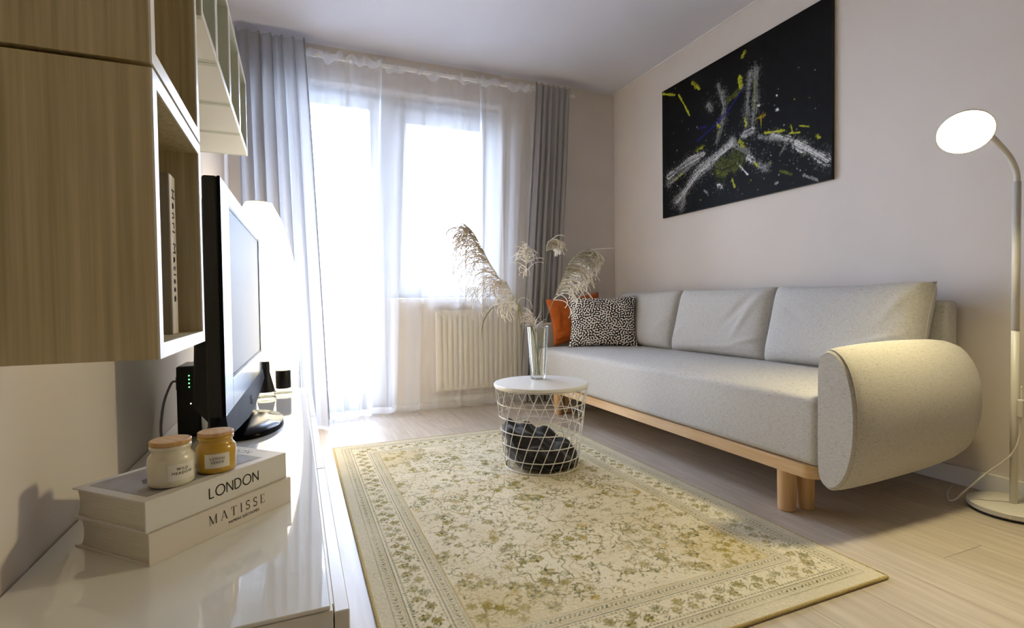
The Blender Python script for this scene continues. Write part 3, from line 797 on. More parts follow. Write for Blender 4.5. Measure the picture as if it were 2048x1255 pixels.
candle('cream white jar candle with a pale wooden lid on the books', (-0.191, 0.975, jz), math.radians(38), M['wax_white'], [('WILD', 0.0062, 0.0265), ('MEADOW', 0.0062, 0.0200)])
candle('yellow jar candle with a pale wooden lid on the books', (-0.1335, 1.022, jz), math.radians(10), M['wax_yellow'], [('LEMON', 0.0062, 0.0255), ('VERDE', 0.0062, 0.0190)], 0.95)

# ------------------------------------------------------------------ small black-capped bottles by the paper lamp
def bottle(label, loc, kind):
    r = thing('scent_bottle', label, 'bottle', loc, group='black-capped bottles on the bench')
    g = MB().lathe([(0.036, 0), (0.040, 0.003), (0.040, 0.009), (0.037, 0.011), (0.040, 0.013), (0.040, 0.018), (0.034, 0.021)], 32).build('glass_base', M['small_glass'], r)
    smooth_angle(g, 40)
    if kind == 'cone': pr = [(0.034, 0.0212), (0.033, 0.030), (0.020, 0.085), (0.0165, 0.10), (0.0155, 0.142), (0.0145, 0.145)]
    elif kind == 'short': pr = [(0.030, 0.0212), (0.031, 0.024), (0.031, 0.094), (0.029, 0.097), (0.016, 0.0972)]
    else: pr = [(0.026, 0.0212), (0.027, 0.024), (0.027, 0.104), (0.025, 0.107)]
    smooth_angle(MB().lathe(pr, 32).build('cap', M['black_matt'], r), 40)
    return r
bottle('small bottle with a tall black cone-shaped cap beside the television', (-0.122, 2.352, BZ), 'cone')
bottle('small bottle with a wide round black cap, nearest the paper lamp edge', (-0.058, 2.425, BZ), 'short')
bottle('small bottle with a black cap half hidden behind the television edge', (-0.190, 2.44, BZ), 'mid')

# ------------------------------------------------------------------ glowing paper lamp on the floor behind the bench
pm = emission('glowing_paper', PAPER_LAMP_COLOR, PAPER_LAMP_STRENGTH)
pp = thing('paper_lamp', 'tall glowing white paper lamp with bulging sides behind the bench', 'lamp', (-0.165, 2.93, 0))
prof = catmull([(0.085, 0.03), (0.135, 0.20), (0.172, 0.45), (0.184, 0.72), (0.163, 0.97), (0.115, 1.17), (0.062, 1.285)], 4)
smooth_angle(MB().lathe([(float(a), float(b)) for a, b in prof], 32, cap0=True, cap1=False).build('paper_shade', pm, pp), 60)
MB().lathe([(0.09, 0.0), (0.095, 0.004), (0.095, 0.022), (0.085, 0.028)], 32).build('base', M['lamp_metal'], pp)
MB().tube([(0.062 * math.cos(a), 0.062 * math.sin(a), 1.285) for a in np.linspace(0, 2 * PI, 33)[:-1]], 0.0025, 6, closed=True).build('top_ring', M['lamp_metal'], pp)

# ------------------------------------------------------------------ sofa
SY0, SY1 = 1.195, 3.375          # seat between the arms
SX0 = 1.60
sf = thing('sofa', 'long grey fabric sofa on round wooden legs along the right wall', 'sofa', (SX0, SY0, 0))
SL = SY1 - SY0
# seat block: superelliptic edges with a slight crown
def rounded_block(name, x0, x1, y0, y1, z0, z1, r, crown, m, parent, seg=5, nx=14, ny=40):
    bm = bmesh.new()
    bmesh.ops.create_grid(bm, x_segments=nx, y_segments=ny, size=0.5)
    ret = bmesh.ops.extrude_face_region(bm, geom=list(bm.faces))
    for v in [g for g in ret['geom'] if isinstance(g, bmesh.types.BMVert)]: v.co.z = 1
    bmesh.ops.recalc_face_normals(bm, faces=bm.faces)
    for v in bm.verts:
        u, w, t = v.co.x, v.co.y, v.co.z
        c = (1 - (2 * u) ** 4) * (1 - (2 * w) ** 8) * crown if t > 0.5 else 0
        v.co = (x0 + (u + 0.5) * (x1 - x0), y0 + (w + 0.5) * (y1 - y0), (z1 + c) if t > 0.5 else z0)
    bmesh.ops.recalc_face_normals(bm, faces=bm.faces)
    ed = [e for e in bm.edges if len(e.link_faces) == 2 and e.calc_face_angle(0) > 1.0]
    bmesh.ops.bevel(bm, geom=ed, offset=r, segments=seg, affect='EDGES', profile=0.5, clamp_overlap=True)
    me = bpy.data.meshes.new(name); bm.to_mesh(me); bm.free()
    me.polygons.foreach_set('use_smooth', [True] * len(me.polygons))
    me.materials.append(m)
    return link(bpy.data.objects.new(name, me), parent)
rounded_block('seat', 0.0, 0.80, 0.0, SL, 0.196, 0.432, 0.026, 0.022, M['sofa'], sf)
# timber rail under the seat, rounded corners
rp = []
R_ = 0.05
for cx, cy, a0 in ((0.74, SL - R_ - 0.01, 0), (R_, SL - R_ - 0.01, 90), (R_, R_ + 0.01, 180), (0.74, R_ + 0.01, 270)):
    for k in range(7):
        a = math.radians(a0 + k * 15); rp.append((cx + R_ * math.cos(a), cy + R_ * math.sin(a)))
smooth_angle(MB().prism(rp, 0.150, 0.195).build('timber_rail', M['birch'], sf), 30)
lgm = None
for x, y in ((0.036, 0.145), (0.110, 0.130), (0.036, SL - 0.26), (0.110, SL - 0.245), (0.66, 0.60), (0.66, SL - 0.40)):
    if lgm is None:
        o = smooth_angle(MB().lathe([(0.027, 0), (0.030, 0.003), (0.031, 0.02), (0.033, 0.1499)], 24).build('leg', M['birch_v'], sf), 40); lgm = o
    else: o = lgm.copy(); link(o, sf)
    o.location = (x, y, 0)
rounded_block('back_frame', 0.785, 0.868, 0.035, SL - 0.02, 0.16, 0.752, 0.018, 0.0, M['sofa'], sf, seg=3, nx=3, ny=10)

def arm(parent, side):
    """D-shaped upholstered arm: side=-1 near arm (bulges to -Y), +1 far arm"""
    xs = np.array([0.0, 0.012, 0.04, 0.10, 0.2, 0.32, 0.44, 0.54, 0.62, 0.68, 0.725, 0.757, 0.778, 0.79, 0.796])
    zt = np.array([0.590, 0.598, 0.604, 0.609, 0.614, 0.616, 0.615, 0.612, 0.604, 0.588, 0.562, 0.525, 0.485, 0.445, 0.40])
    zb = np.array([0.146, 0.138, 0.133, 0.131, 0.132, 0.136, 0.141, 0.148, 0.158, 0.174, 0.197, 0.228, 0.270, 0.31, 0.36])
    th = np.array([0.118, 0.126, 0.132, 0.138, 0.144, 0.146, 0.146, 0.144, 0.138, 0.126, 0.110, 0.092, 0.072, 0.05, 0.02])
    nv = 48
    rings = []
    for i in range(len(xs)):
        zc, hz = (zt[i] + zb[i]) / 2, (zt[i] - zb[i]) / 2
        pts = []
        for k in range(nv):
            a = 2 * PI * (k + 0.5) / nv
            ca, sa = math.cos(a), math.sin(a)
            vv = math.copysign(abs(sa) ** 0.8, sa)
            te = min(0.075, th[i] * 0.6)
            Tk = te + (th[i] - te) * (1 - abs(vv) ** 2.2)
            E = (1 - abs(vv) ** 9) ** 0.5
            pts.append((xs[i], -Tk / 2 + math.copysign(Tk / 2 * E, ca), zc + hz * vv))
        rings.append(pts)
    V = np.array(rings)
    if side > 0: V[:, :, 1] *= -1
    V[:, :, 1] += (-0.002 if side < 0 else SL + 0.002)
    F = [tuple(q) for q in grid_faces(len(xs), nv)] + [(i * nv + nv - 1, (i + 1) * nv + nv - 1, (i + 1) * nv, i * nv) for i in range(len(xs) - 1)]
    F += [tuple(range(nv)), tuple((len(xs) - 1) * nv + k for k in reversed(range(nv)))]
    me = bpy.data.meshes.new('arm'); me.from_pydata([tuple(p) for p in V.reshape(-1, 3)], [], F); me.materials.append(M['sofa'])
    bm = bmesh.new(); bm.from_mesh(me); bmesh.ops.recalc_face_normals(bm, faces=bm.faces); bm.to_mesh(me); bm.free()
    o = link(bpy.data.objects.new('arm', me), parent)
    smooth_angle(o, 55)
    rim = V[1]
    MB().tube([tuple(p) for p in rim], 0.0022, 6, closed=True).build('piping', M['sofa'], o, True)
    return o
arm(sf, -1); arm(sf, 1)

# ------------------------------------------------------------------ cushions
def pillow_mesh(name, w, h, t, m, parent, nu=56, nv=44, pinch=0.05, wrinkles=(), power=2.6, col=None, seed=0, sag=0.0, expo=0.42):
    """soft pillow in local XZ plane (front = -Y), origin at the bottom middle"""
    u = np.linspace(-1, 1, nu); v = np.linspace(-1, 1, nv)
    U, W = np.meshgrid(u, v, indexing='ij')
    edge = ((1 - np.abs(U) ** power) * (1 - np.abs(W) ** power))
    prof = np.clip(edge, 0, 1) ** expo
    X = U * w / 2 * (1 - pinch * (1 - U * 0) * (W ** 2 - 1) * -1 * np.abs(U) ** 3 * 1.0)
    X = U * w / 2 * (1 - pinch * np.abs(U) ** 3 * (1 - W ** 2))
    Z = W * h / 2 * (1 - pinch * np.abs(W) ** 3 * (1 - U ** 2)) + h / 2
    r = np.random.default_rng(seed)
    d = np.zeros_like(U)
    for (cu, cv, an, ln, wd, am) in wrinkles:
        du, dv = U - cu, W - cv
        a = math.radians(an)
        p, q = du * math.cos(a) + dv * math.sin(a), -du * math.sin(a) + dv * math.cos(a)
        d += am * np.exp(-(p / ln) ** 2 - (q / wd) ** 2)
    yf = -t / 2 * prof - d * prof
    yb = t / 2 * prof * 0.8
    Z = Z - sag * (1 - U ** 2) * np.clip(W, 0, 1)
    Vf = np.stack([X, yf, Z], -1); Vb = np.stack([X, yb, Z], -1)
    nF = nu * nv
    Fa = grid_faces(nu, nv); Fb = grid_faces(nu, nv)[:, ::-1] + nF
    # share the rim: back rim vertices map to the front rim
    idx = np.arange(nF).reshape(nu, nv)
    rim = np.zeros((nu, nv), bool); rim[0] = rim[-1] = True; rim[:, 0] = rim[:, -1] = True
    mp = np.arange(2 * nF); mp[nF + idx[rim]] = idx[rim]
    F = np.concatenate([Fa, mp[Fb]])
    V = np.concatenate([Vf.reshape(-1, 3), Vb.reshape(-1, 3)])
    used = np.unique(F); re = -np.ones(len(V), int); re[used] = np.arange(len(used))
    c2 = None if col is None else np.concatenate([col.reshape(-1, 3), col.reshape(-1, 3)])[used]
    o = np_mesh(name, V[used], re[F], m, parent, True, c2)
    loop = [Vf[i, 0] for i in range(nu)] + [Vf[-1, j] for j in range(1, nv)] + [Vf[i, -1] for i in range(nu - 2, -1, -1)] + [Vf[0, j] for j in range(nv - 2, 0, -1)]
    return o, loop
cg = 'loose grey back cushions on the sofa'
W1 = [(0.55, -0.55, 25, 0.45, 0.05, 0.010), (0.6, -0.35, 32, 0.4, 0.05, 0.008), (0.4, -0.72, 12, 0.5, 0.05, 0.008), (-0.6, 0.3, -50, 0.4, 0.08, -0.006), (0.8, 0.5, 70, 0.4, 0.06, 0.008)]
W2 = [(0.5, 0.35, 65, 0.5, 0.07, -0.010), (0.62, 0.05, 75, 0.5, 0.06, 0.010), (0.75, -0.55, 30, 0.4, 0.05, 0.010), (0.1, -0.8, 5, 0.6, 0.05, 0.007), (-0.8, -0.5, 60, 0.3, 0.05, 0.008)]
W3 = [(0.3, 0.2, 80, 0.6, 0.08, -0.006), (0.7, -0.3, 60, 0.4, 0.06, 0.008)]
for lab, yc, wr, sd, rz in (('grey back cushion nearest the near sofa arm and floor lamp', 1.585, W1, 1, 0), ('middle grey back cushion of the sofa', 2.275, W2, 2, 1.5), ('grey back cushion at the window end, behind the patterned pillow', 2.975, W3, 3, -1)):
    c = thing('back_cushion', lab, 'cushion', (2.225, yc, 0.440), group=cg, rot=(math.radians(-15), 0, math.radians(-90 + rz)))
    o, loop = pillow_mesh('cushion', 0.700, 0.400, 0.205, M['sofa'], c, wrinkles=wr, pinch=0.022, power=4.6, seed=sd, expo=0.29, sag=0.012)
    MB().tube([tuple(p) for p in loop[::2]], 0.003, 5, closed=True).build('seam', M['sofa'], o, True)

nu, nv = 190, 150
N = fft_noise((nu, nv), 5.6, 9.4)
warp = fft_noise((nu, nv), 40, 90)
pat = np.clip((N - 0.10 + 0.1 * warp) * 6 + 0.5, 0, 1)[..., None]
pcol = np.array(lin('#121011')) * (1 - pat) + np.array(lin('#efe9de')) * pat
M['maze'] = attr_mat('black_white_print_cotton', 0.85, 0.15, 0.15, 900)
pw = thing('throw_pillow', 'black throw pillow with a dense white squiggle print on the sofa', 'pillow', (1.945, 3.035, 0.447), rot=(math.radians(-17), 0, math.radians(-29)))
o, loop = pillow_mesh('cover', 0.475, 0.365, 0.13, M['maze'], pw, nu, nv, pinch=0.09, power=2.4, col=pcol, wrinkles=[(0.6, -0.7, 40, 0.3, 0.06, 0.006), (-0.6, 0.6, 40, 0.3, 0.06, 0.006)])
MB().tube([tuple(p) for p in loop[::3]], 0.0025, 5, closed=True).build('seam', M['ink'], o, True)
op = thing('throw_pillow', 'rust orange throw pillow behind the black and white pillow', 'pillow', (1.895, 3.255, 0.470), rot=(math.radians(-13), math.radians(-7), math.radians(-14)))
o, loop = pillow_mesh('cover', 0.40, 0.345, 0.12, M['orange'], op, pinch=0.08, power=2.4, wrinkles=[(-0.8, -0.5, 10, 0.3, 0.06, -0.012), (-0.7, 0.0, 80, 0.3, 0.08, 0.01), (-0.85, -0.75, 0, 0.3, 0.06, 0.014)])
MB().tube([tuple(p) for p in loop[::2]], 0.003, 5, closed=True).build('seam', M['orange'], o, True)

# ------------------------------------------------------------------ canvas on the right wall
PAINT = [('w', 0.05, [(0.5, 0.395), (0.458, 0.374), (0.358, 0.313), (0.277, 0.272), (0.191, 0.18), (0.116, 0.107)]), ('w', 0.034, [(0.317, 0.395), (0.19, 0.373), (0.052, 0.318)]), ('w', 0.028, [(0.732, 0.353), (0.826, 0.279)]), ('w', 0.036, [(0.844, 0.255), (0.922, 0.175), (0.984, 0.104)]), ('g', 0.022, [(0.661, 0.371), (0.799, 0.296)]), ('g', 0.03, [(0.444, 0.749), (0.457, 0.652), (0.439, 0.544), (0.409, 0.439)]), ('g', 0.028, [(0.611, 0.794), (0.595, 0.632), (0.591, 0.487)]), ('g', 0.03, [(0.643, 0.799), (0.639, 0.585), (0.629, 0.47)]), ('g', 0.022, [(0.419, 0.827), (0.432, 0.768)]), ('w', 0.034, [(0.569, 0.417), (0.618, 0.426)]), ('w', 0.03, [(0.603, 0.262), (0.63, 0.233)]), ('w', 0.008, [(0.548, 0.232), (0.598, 0.153)]), ('g', 0.018, [(0.683, 0.173), (0.723, 0.188)]), ('w', 0.024, [(0.416, 0.14), (0.433, 0.122)]), ('g', 0.012, [(0.325, 0.127), (0.345, 0.108)]), ('g', 0.012, [(0.881, 0.06), (0.944, 0.011)]), ('g', 0.012, [(0.748, 0.052), (0.758, 0.054)]), ('g', 0.03, [(0.356, 0.716), (0.375, 0.679)]), ('g', 0.03, [(0.052, 0.258), (0.205, 0.339), (0.276, 0.356)]), ('g', 0.04, [(0.177, 0.148), (0.154, 0.039)]), ('g', 0.026, [(0.506, 0.425), (0.53, 0.364), (0.597, 0.3)]), ('g', 0.03, [(0.662, 0.192), (0.703, 0.154)]), ('g', 0.02, [(0.79, 0.249), (0.771, 0.216)]), ('w', 0.008, [(0.751, 0.585), (0.753, 0.582)]), ('w', 0.012, [(0.755, 0.495), (0.76, 0.492)]), ('w', 0.01, [(0.658, 0.57), (0.662, 0.565)]), ('y', 0.022, [(0.243, 0.939), (0.291, 0.869)]), ('y', 0.012, [(0.008, 0.98), (0.105, 0.922)]), ('y', 0.01, [(0.136, 0.906), (0.174, 0.821), (0.218, 0.715)]), ('y', 0.026, [(0.55, 0.804), (0.558, 0.738)]), ('y', 0.018, [(0.566, 0.928), (0.58, 0.949)]), ('o', 0.03, [(0.487, 0.694), (0.55, 0.717)]), ('y', 0.02, [(0.276, 0.439), (0.32, 0.449)]), ('o', 0.1, [(0.447, 0.255), (0.536, 0.268)]), ('y', 0.022, [(0.552, 0.386), (0.575, 0.346)]), ('a', 0.02, [(0.665, 0.497), (0.691, 0.498)]), ('a', 0.006, [(0.672, 0.497), (0.671, 0.438)]), ('y', 0.01, [(0.692, 0.382), (0.789, 0.356)]), ('y', 0.008, [(0.817, 0.327), (0.862, 0.313)]), ('y', 0.006, [(0.821, 0.376), (0.828, 0.332)]), ('y', 0.006, [(0.861, 0.352), (0.905, 0.327)]), ('y', 0.012, [(0.94, 0.258), (0.951, 0.246)]), ('y', 0.012, [(0.639, 0.212), (0.654, 0.189)]), ('o', 0.014, [(0.772, 0.119), (0.823, 0.084)]), ('y', 0.01, [(0.505, 0.152), (0.52, 0.096)]), ('y', 0.01, [(0.146, 0.294), (0.164, 0.303)]), ('y', 0.008, [(0.103, 0.272), (0.123, 0.28)]), ('o', 0.018, [(0.638, 0.73), (0.633, 0.564)]), ('y', 0.012, [(0.583, 0.515), (0.588, 0.47)]), ('y', 0.014, [(0.414, 0.555), (0.427, 0.534)]), ('b', 0.014, [(0.276, 0.501), (0.408, 0.571), (0.493, 0.634), (0.573, 0.73)]), ('b', 0.016, [(0.289, 0.591), (0.337, 0.577)])]
CY0, CY1, CZ0, CZ1 = 1.770, 3.050, 1.357, 2.264     # near edge, far edge, bottom, top
cw, chh = CY1 - CY0, CZ1 - CZ0
nu, nv = 430, 304
img = np.zeros((nu, nv, 3)); img[:] = lin('#070707')
img *= (1 + 0.25 * fft_noise((nu, nv), 20, 120))[..., None]
PC = {'w': lin('#e2e1de'), 'g': lin('#a3a4a0'), 'y': lin('#b9bd22'), 'o': lin('#6c7420'), 'a': lin('#b59a1a'), 'b': lin('#1c1c78')}
PA = {'w': 1.0, 'g': 0.8, 'y': 1.0, 'o': 0.75, 'a': 1.0, 'b': 0.8}
rag = fft_noise((nu, nv), 3, 16); rag2 = fft_noise((nu, nv), 6, 40)
bristle = np.clip(0.55 + 0.45 * fft_noise((nu, nv), 2, 7), 0, 1)
GX, GZ = np.meshgrid(np.linspace(0, cw, nu), np.linspace(0, chh, nv), indexing='ij')
for kind, wd, pts in PAINT:
    P = [np.array((a * cw, b * chh)) for a, b in pts]
    if len(P) > 2: P = [p for p in catmull(P, 6)]
    best = np.full((nu, nv), 9.0); along = np.zeros((nu, nv)); tot = 0.0
    off = np.zeros((nu, nv))
    lens = [np.linalg.norm(b - a) for a, b in zip(P[:-1], P[1:])]
    LT = sum(lens) or 1
    for (a, b), l in zip(zip(P[:-1], P[1:]), lens):
        d = (b - a) / (l or 1)
        t = np.clip((GX - a[0]) * d[0] + (GZ - a[1]) * d[1], 0, l)
        qx, qz = GX - a[0] - t * d[0], GZ - a[1] - t * d[1]
        dist = np.hypot(qx, qz); sgn = np.sign(qx * -d[1] + qz * d[0])
        mk = dist < best
        best[mk] = dist[mk]; along[mk] = (tot + t[mk]) / LT; off[mk] = (dist * sgn)[mk]
        tot += l
    w = wd * (0.66 + 0.16 * np.sin(along * 9 + wd * 700))
    q = 1 - best / w + 0.20 * rag
    k = np.round((off + 0.2) / 0.0032).astype(int)          # bristle streaks follow the stroke
    streak = (np.sin(k * 12.9898 + wd * 1000) * 43758.5453) % 1.0
    dry = np.clip(0.05 + 1.5 * streak - 0.45 * along * (kind in 'wg'), 0, 1) if wd > 0.015 else 1.0
    if kind in 'wg' and wd > 0.02:
        halo = np.clip((1 - best / (w * 1.9) + 0.4 * rag2) * 2, 0, 1) * bristle * 0.16
        img = img * (1 - halo[..., None]) + np.array(PC['g']) * halo[..., None]
    al = np.clip(q * 3.5, 0, 1) * dry * np.clip(0.6 + 0.45 * bristle + 0.25 * rag2, 0, 1) * PA[kind]
    img = img * (1 - al[..., None]) + np.array(PC[kind]) * al[..., None]
for _ in range(150):
    a, b = rng.uniform(0.08, 0.95), abs(rng.normal(0.3, 0.22))
    r2 = rng.uniform(0.0015, 0.0045)
    mk = np.clip(1.5 - np.hypot(GX - a * cw, GZ - b * chh) / r2, 0, 1)[..., None] * rng.uniform(0.2, 0.8)
    img = img * (1 - mk) + np.array(PC[rng.choice(['w', 'g', 'g', 'y', 'o'])]) * mk
M['canvas_paint'] = attr_mat('abstract_canvas_paint', 0.6, 0.15, 0.2, 220)
cv = thing('canvas_painting', 'large black canvas with abstract white and yellow brush strokes above the sofa', 'painting', (XR - 0.022, CY1, CZ0))
V = np.stack([np.zeros_like(GX), -GX, GZ], -1)
np_mesh('painted_face', V, grid_faces(nu, nv)[:, ::-1], M['canvas_paint'], cv, True, img)
MB().box(0.0005, 0.021, -cw, 0, 0, chh).build('stretched_edge', M['black_matt'], cv)

# ------------------------------------------------------------------ floor lamp
LPX, LPY = 2.335, 0.995
fp = thing('floor_lamp', 'white floor lamp with a round glowing head and gooseneck beside the sofa', 'floor lamp', (LPX, LPY, 0))
smooth_angle(MB().lathe([(0.121, 0.008), (0.126, 0.012), (0.126, 0.026), (0.121, 0.030), (0.02, 0.032)], 56).build('base', M['lamp_metal'], fp), 40)
MB().lathe([(0.118, 0.0), (0.118, 0.008)], 48).build('base_pad', M['black_matt'], fp)
MB().lathe([(0.011, 0.030), (0.011, 0.645)], 16).build('pole', M['lamp_metal'], fp, True)
MB().lathe([(0.0118, 0.645), (0.0118, 1.165)], 16).build('upper_pole', M['lamp_metal'], fp, True)
hc = Vector((-0.322, -0.005, 1.300))            # head centre relative to the foot
nrm = Vector((-0.64, -0.41, -0.66)).normalized()   # the light faces left and down
gn = catmull([(0, 0, 1.16), (0.0, 0, 1.185), (-0.010, 0.002, 1.215), (-0.040, 0.005, 1.252), (-0.085, 0.01, 1.285), (-0.15, 0.015, 1.318), (-0.24, 0.02, 1.330), (hc.x - nrm.x * 0.028, hc.y - nrm.y * 0.028, hc.z - nrm.z * 0.028)], 8)
MB().tube(gn, 0.0092, 12).build('gooseneck', M['lamp_metal'], fp, True)
q = Vector((0, 0, 1)).rotation_difference(nrm).to_matrix().to_4x4()
hd = smooth_angle(MB().lathe([(0.018, -0.030), (0.042, -0.027), (0.067, -0.015), (0.0755, 0.0), (0.0755, 0.004), (0.0725, 0.004), (0.0715, -0.004)], 48, cap1=False).build('lamp_head', M['lamp_metal'], fp), 50)
hd.matrix_local = Matrix.Translation(hc) @ q
le = emission('warm_led_diffuser', FLOOR_LAMP_COLOR, FLOOR_LAMP_STRENGTH)
df = MB().lathe([(0.0715, -0.002), (0.065, 0.003), (0.04, 0.006), (0.004, 0.007)], 48, cap0=False).build('diffuser', le, hd, True)
MB().bbox(-0.013, 0.007, -0.028, -0.010, 0.34, 0.405, 0.005).build('cord_switch', M['cord'], fp)
cd = MB().tube(catmull([(0.010, -0.014, 0.45), (0.004, -0.018, 0.405), (-0.001, -0.019, 0.37), (-0.003, -0.019, 0.34), (-0.006, -0.018, 0.28), (-0.03, -0.005, 0.21), (-0.070, 0.05, 0.13), (-0.100, 0.095, 0.06), (-0.108, 0.12, 0.02), (-0.09, 0.15, 0.005), (0.0, 0.20, 0.004), (0.12, 0.24, 0.004)], 8), 0.0028, 6)
cd.build('cord', M['cord'], fp, True)

# ------------------------------------------------------------------ rug with a woven floral pattern
RX0, RX1, RY0, RY1 = 0.165, 1.475, 0.895, 2.865
RW, RL = RX1 - RX0, RY1 - RY0
cell = 0.0031
nu, nv = int(RW / cell), int(RL / cell)
GX, GY = np.meshgrid(np.linspace(0, RW, nu), np.linspace(0, RL, nv), indexing='ij')
cream, beige, tan = np.array(lin('#d6ccb2')), np.array(lin('#c9c0a6')), np.array(lin('#ac9762'))
olive, moss, dark, gold, grey = np.array(lin('#7d7440')), np.array(lin('#5f6438')), np.array(lin('#43492f')), np.array(lin('#b89a34')), np.array(lin('#9b9784'))
ED = np.minimum(np.minimum(GX, RW - GX), np.minimum(GY, RL - GY))       # distance to the nearest edge
rug = np.empty((nu, nv, 3)); rug[:] = cream
soft = fft_noise((nu, nv), 60, 260)
rug = rug * (1 - 0.18 * np.clip(soft, 0, 1)[..., None]) + tan * (0.18 * np.clip(soft, 0, 1)[..., None])
def stamp(cx, cy, rx, ry, an, colr, al=1.0):
    r = max(rx, ry) * 1.2
    i0, i1 = max(0, int((cx - r) / RW * nu)), min(nu, int((cx + r) / RW * nu) + 2)
    j0, j1 = max(0, int((cy - r) / RL * nv)), min(nv, int((cy + r) / RL * nv) + 2)
    if i0 >= i1 or j0 >= j1: return
    dx, dy = GX[i0:i1, j0:j1] - cx, GY[i0:i1, j0:j1] - cy
    c, s = math.cos(an), math.sin(an)
    q = np.hypot((dx * c + dy * s) / rx, (-dx * s + dy * c) / ry)
    a = (np.clip((1.15 - q) * 3, 0, 1) * al)[..., None]
    rug[i0:i1, j0:j1] = rug[i0:i1, j0:j1] * (1 - a) + colr * a
def vine(pts, w, colr, al=0.9):
    P = catmull(pts, 7)
    for a, b in zip(P[:-1], P[1:]):
        m_ = (a + b) / 2; d = b - a; l = float(np.hypot(*d))
        stamp(m_[0], m_[1], max(l * 0.62, w), w, math.atan2(d[1], d[0]), colr, al)
def leaf(x, y, an, l, colr, al=0.9): stamp(x + math.cos(an) * l * 0.6, y + math.sin(an) * l * 0.6, l * 0.6, l * 0.2, an, colr, al)
def flower(x, y, s, n, c1, c2, rot=0.0):
    for k in range(n):
        a = rot + 2 * PI * k / n
        px, py = x + math.cos(a) * s * 0.62, y + math.sin(a) * s * 0.62
        stamp(px, py, s * 0.42, s * 0.28, a, c2, 0.8)
        stamp(px, py, s * 0.28, s * 0.15, a, c1, 0.85)
    stamp(x, y, s * 0.28, s * 0.28, 0, c2, 0.9); stamp(x, y, s * 0.14, s * 0.14, 0, gold, 0.9)
def palmette(x, y, s, an):
    for k in range(-3, 4):
        a = an + k * 0.42
        leaf(x, y, a, s * (1.0 - 0.09 * abs(k)), [olive, moss, tan][k % 3], 0.85)
        leaf(x, y, a, s * 0.6, [gold, cream, beige][k % 3], 0.6)
    stamp(x, y, s * 0.25, s * 0.18, an, dark, 0.8)
cols = [olive, moss, tan, olive, dark]
B1, B2, B3, B4 = 0.037, 0.072, 0.165, 0.205       # plain band, outer guard, main border, inner guard
# field: scrolling vines, leaves, flowers, palmettes on a jittered grid
fx0, fy0, fx1, fy1 = B4 + 0.01, B4 + 0.01, RW - B4 - 0.01, RL - B4 - 0.01
R5 = np.random.default_rng(5)
sp = 0.060
for gx in np.arange(fx0 + 0.03, fx1, sp):
    for gy in np.arange(fy0 + 0.03, fy1, sp):
        x, y = gx + R5.uniform(-0.02, 0.02), gy + R5.uniform(-0.02, 0.02)
        a = R5.uniform(0, 2 * PI)
        pts = [np.array((x, y))]
        cu = R5.choice([-1, 1]) * R5.uniform(0.5, 0.95)
        for k in range(5):
            a += cu; pts.append(pts[-1] + 0.019 * np.array((math.cos(a), math.sin(a))))
        vine(pts, 0.0016, [olive, moss, tan][R5.integers(3)], 0.8)
        for p in pts[1:]:
            leaf(p[0], p[1], R5.uniform(0, 2 * PI), R5.uniform(0.009, 0.018), cols[R5.integers(5)], 0.85)
            if R5.random() < 0.5: leaf(p[0], p[1], R5.uniform(0, 2 * PI), R5.uniform(0.008, 0.014), cols[R5.integers(5)], 0.7)
        t = R5.random()
        e = pts[-1]
        if t < 0.45: flower(e[0], e[1], R5.uniform(0.013, 0.021), int(R5.integers(5, 8)), [beige, tan, gold, cream][R5.integers(4)], cols[R5.integers(4)], R5.uniform(0, 1))
        elif t < 0.60: palmette(e[0], e[1], R5.uniform(0.018, 0.027), R5.uniform(0, 2 * PI))
for _ in range(2600):
    stamp(R5.uniform(fx0, fx1), R5.uniform(fy0, fy1), R5.uniform(0.003, 0.009), R5.uniform(0.0016, 0.0028), R5.uniform(0, 3), [moss, dark, tan, olive, tan][R5.integers(5)], 0.62)
for _ in range(260):
    x, y, a, rr_ = R5.uniform(fx0, fx1), R5.uniform(fy0, fy1), R5.uniform(0, 6.3), R5.uniform(0.010, 0.020)
    vine([(x + rr_ * math.cos(a + k * 0.8), y + rr_ * math.sin(a + k * 0.8)) for k in range(5)], 0.0015, [tan, olive, tan][R5.integers(3)], 0.7)
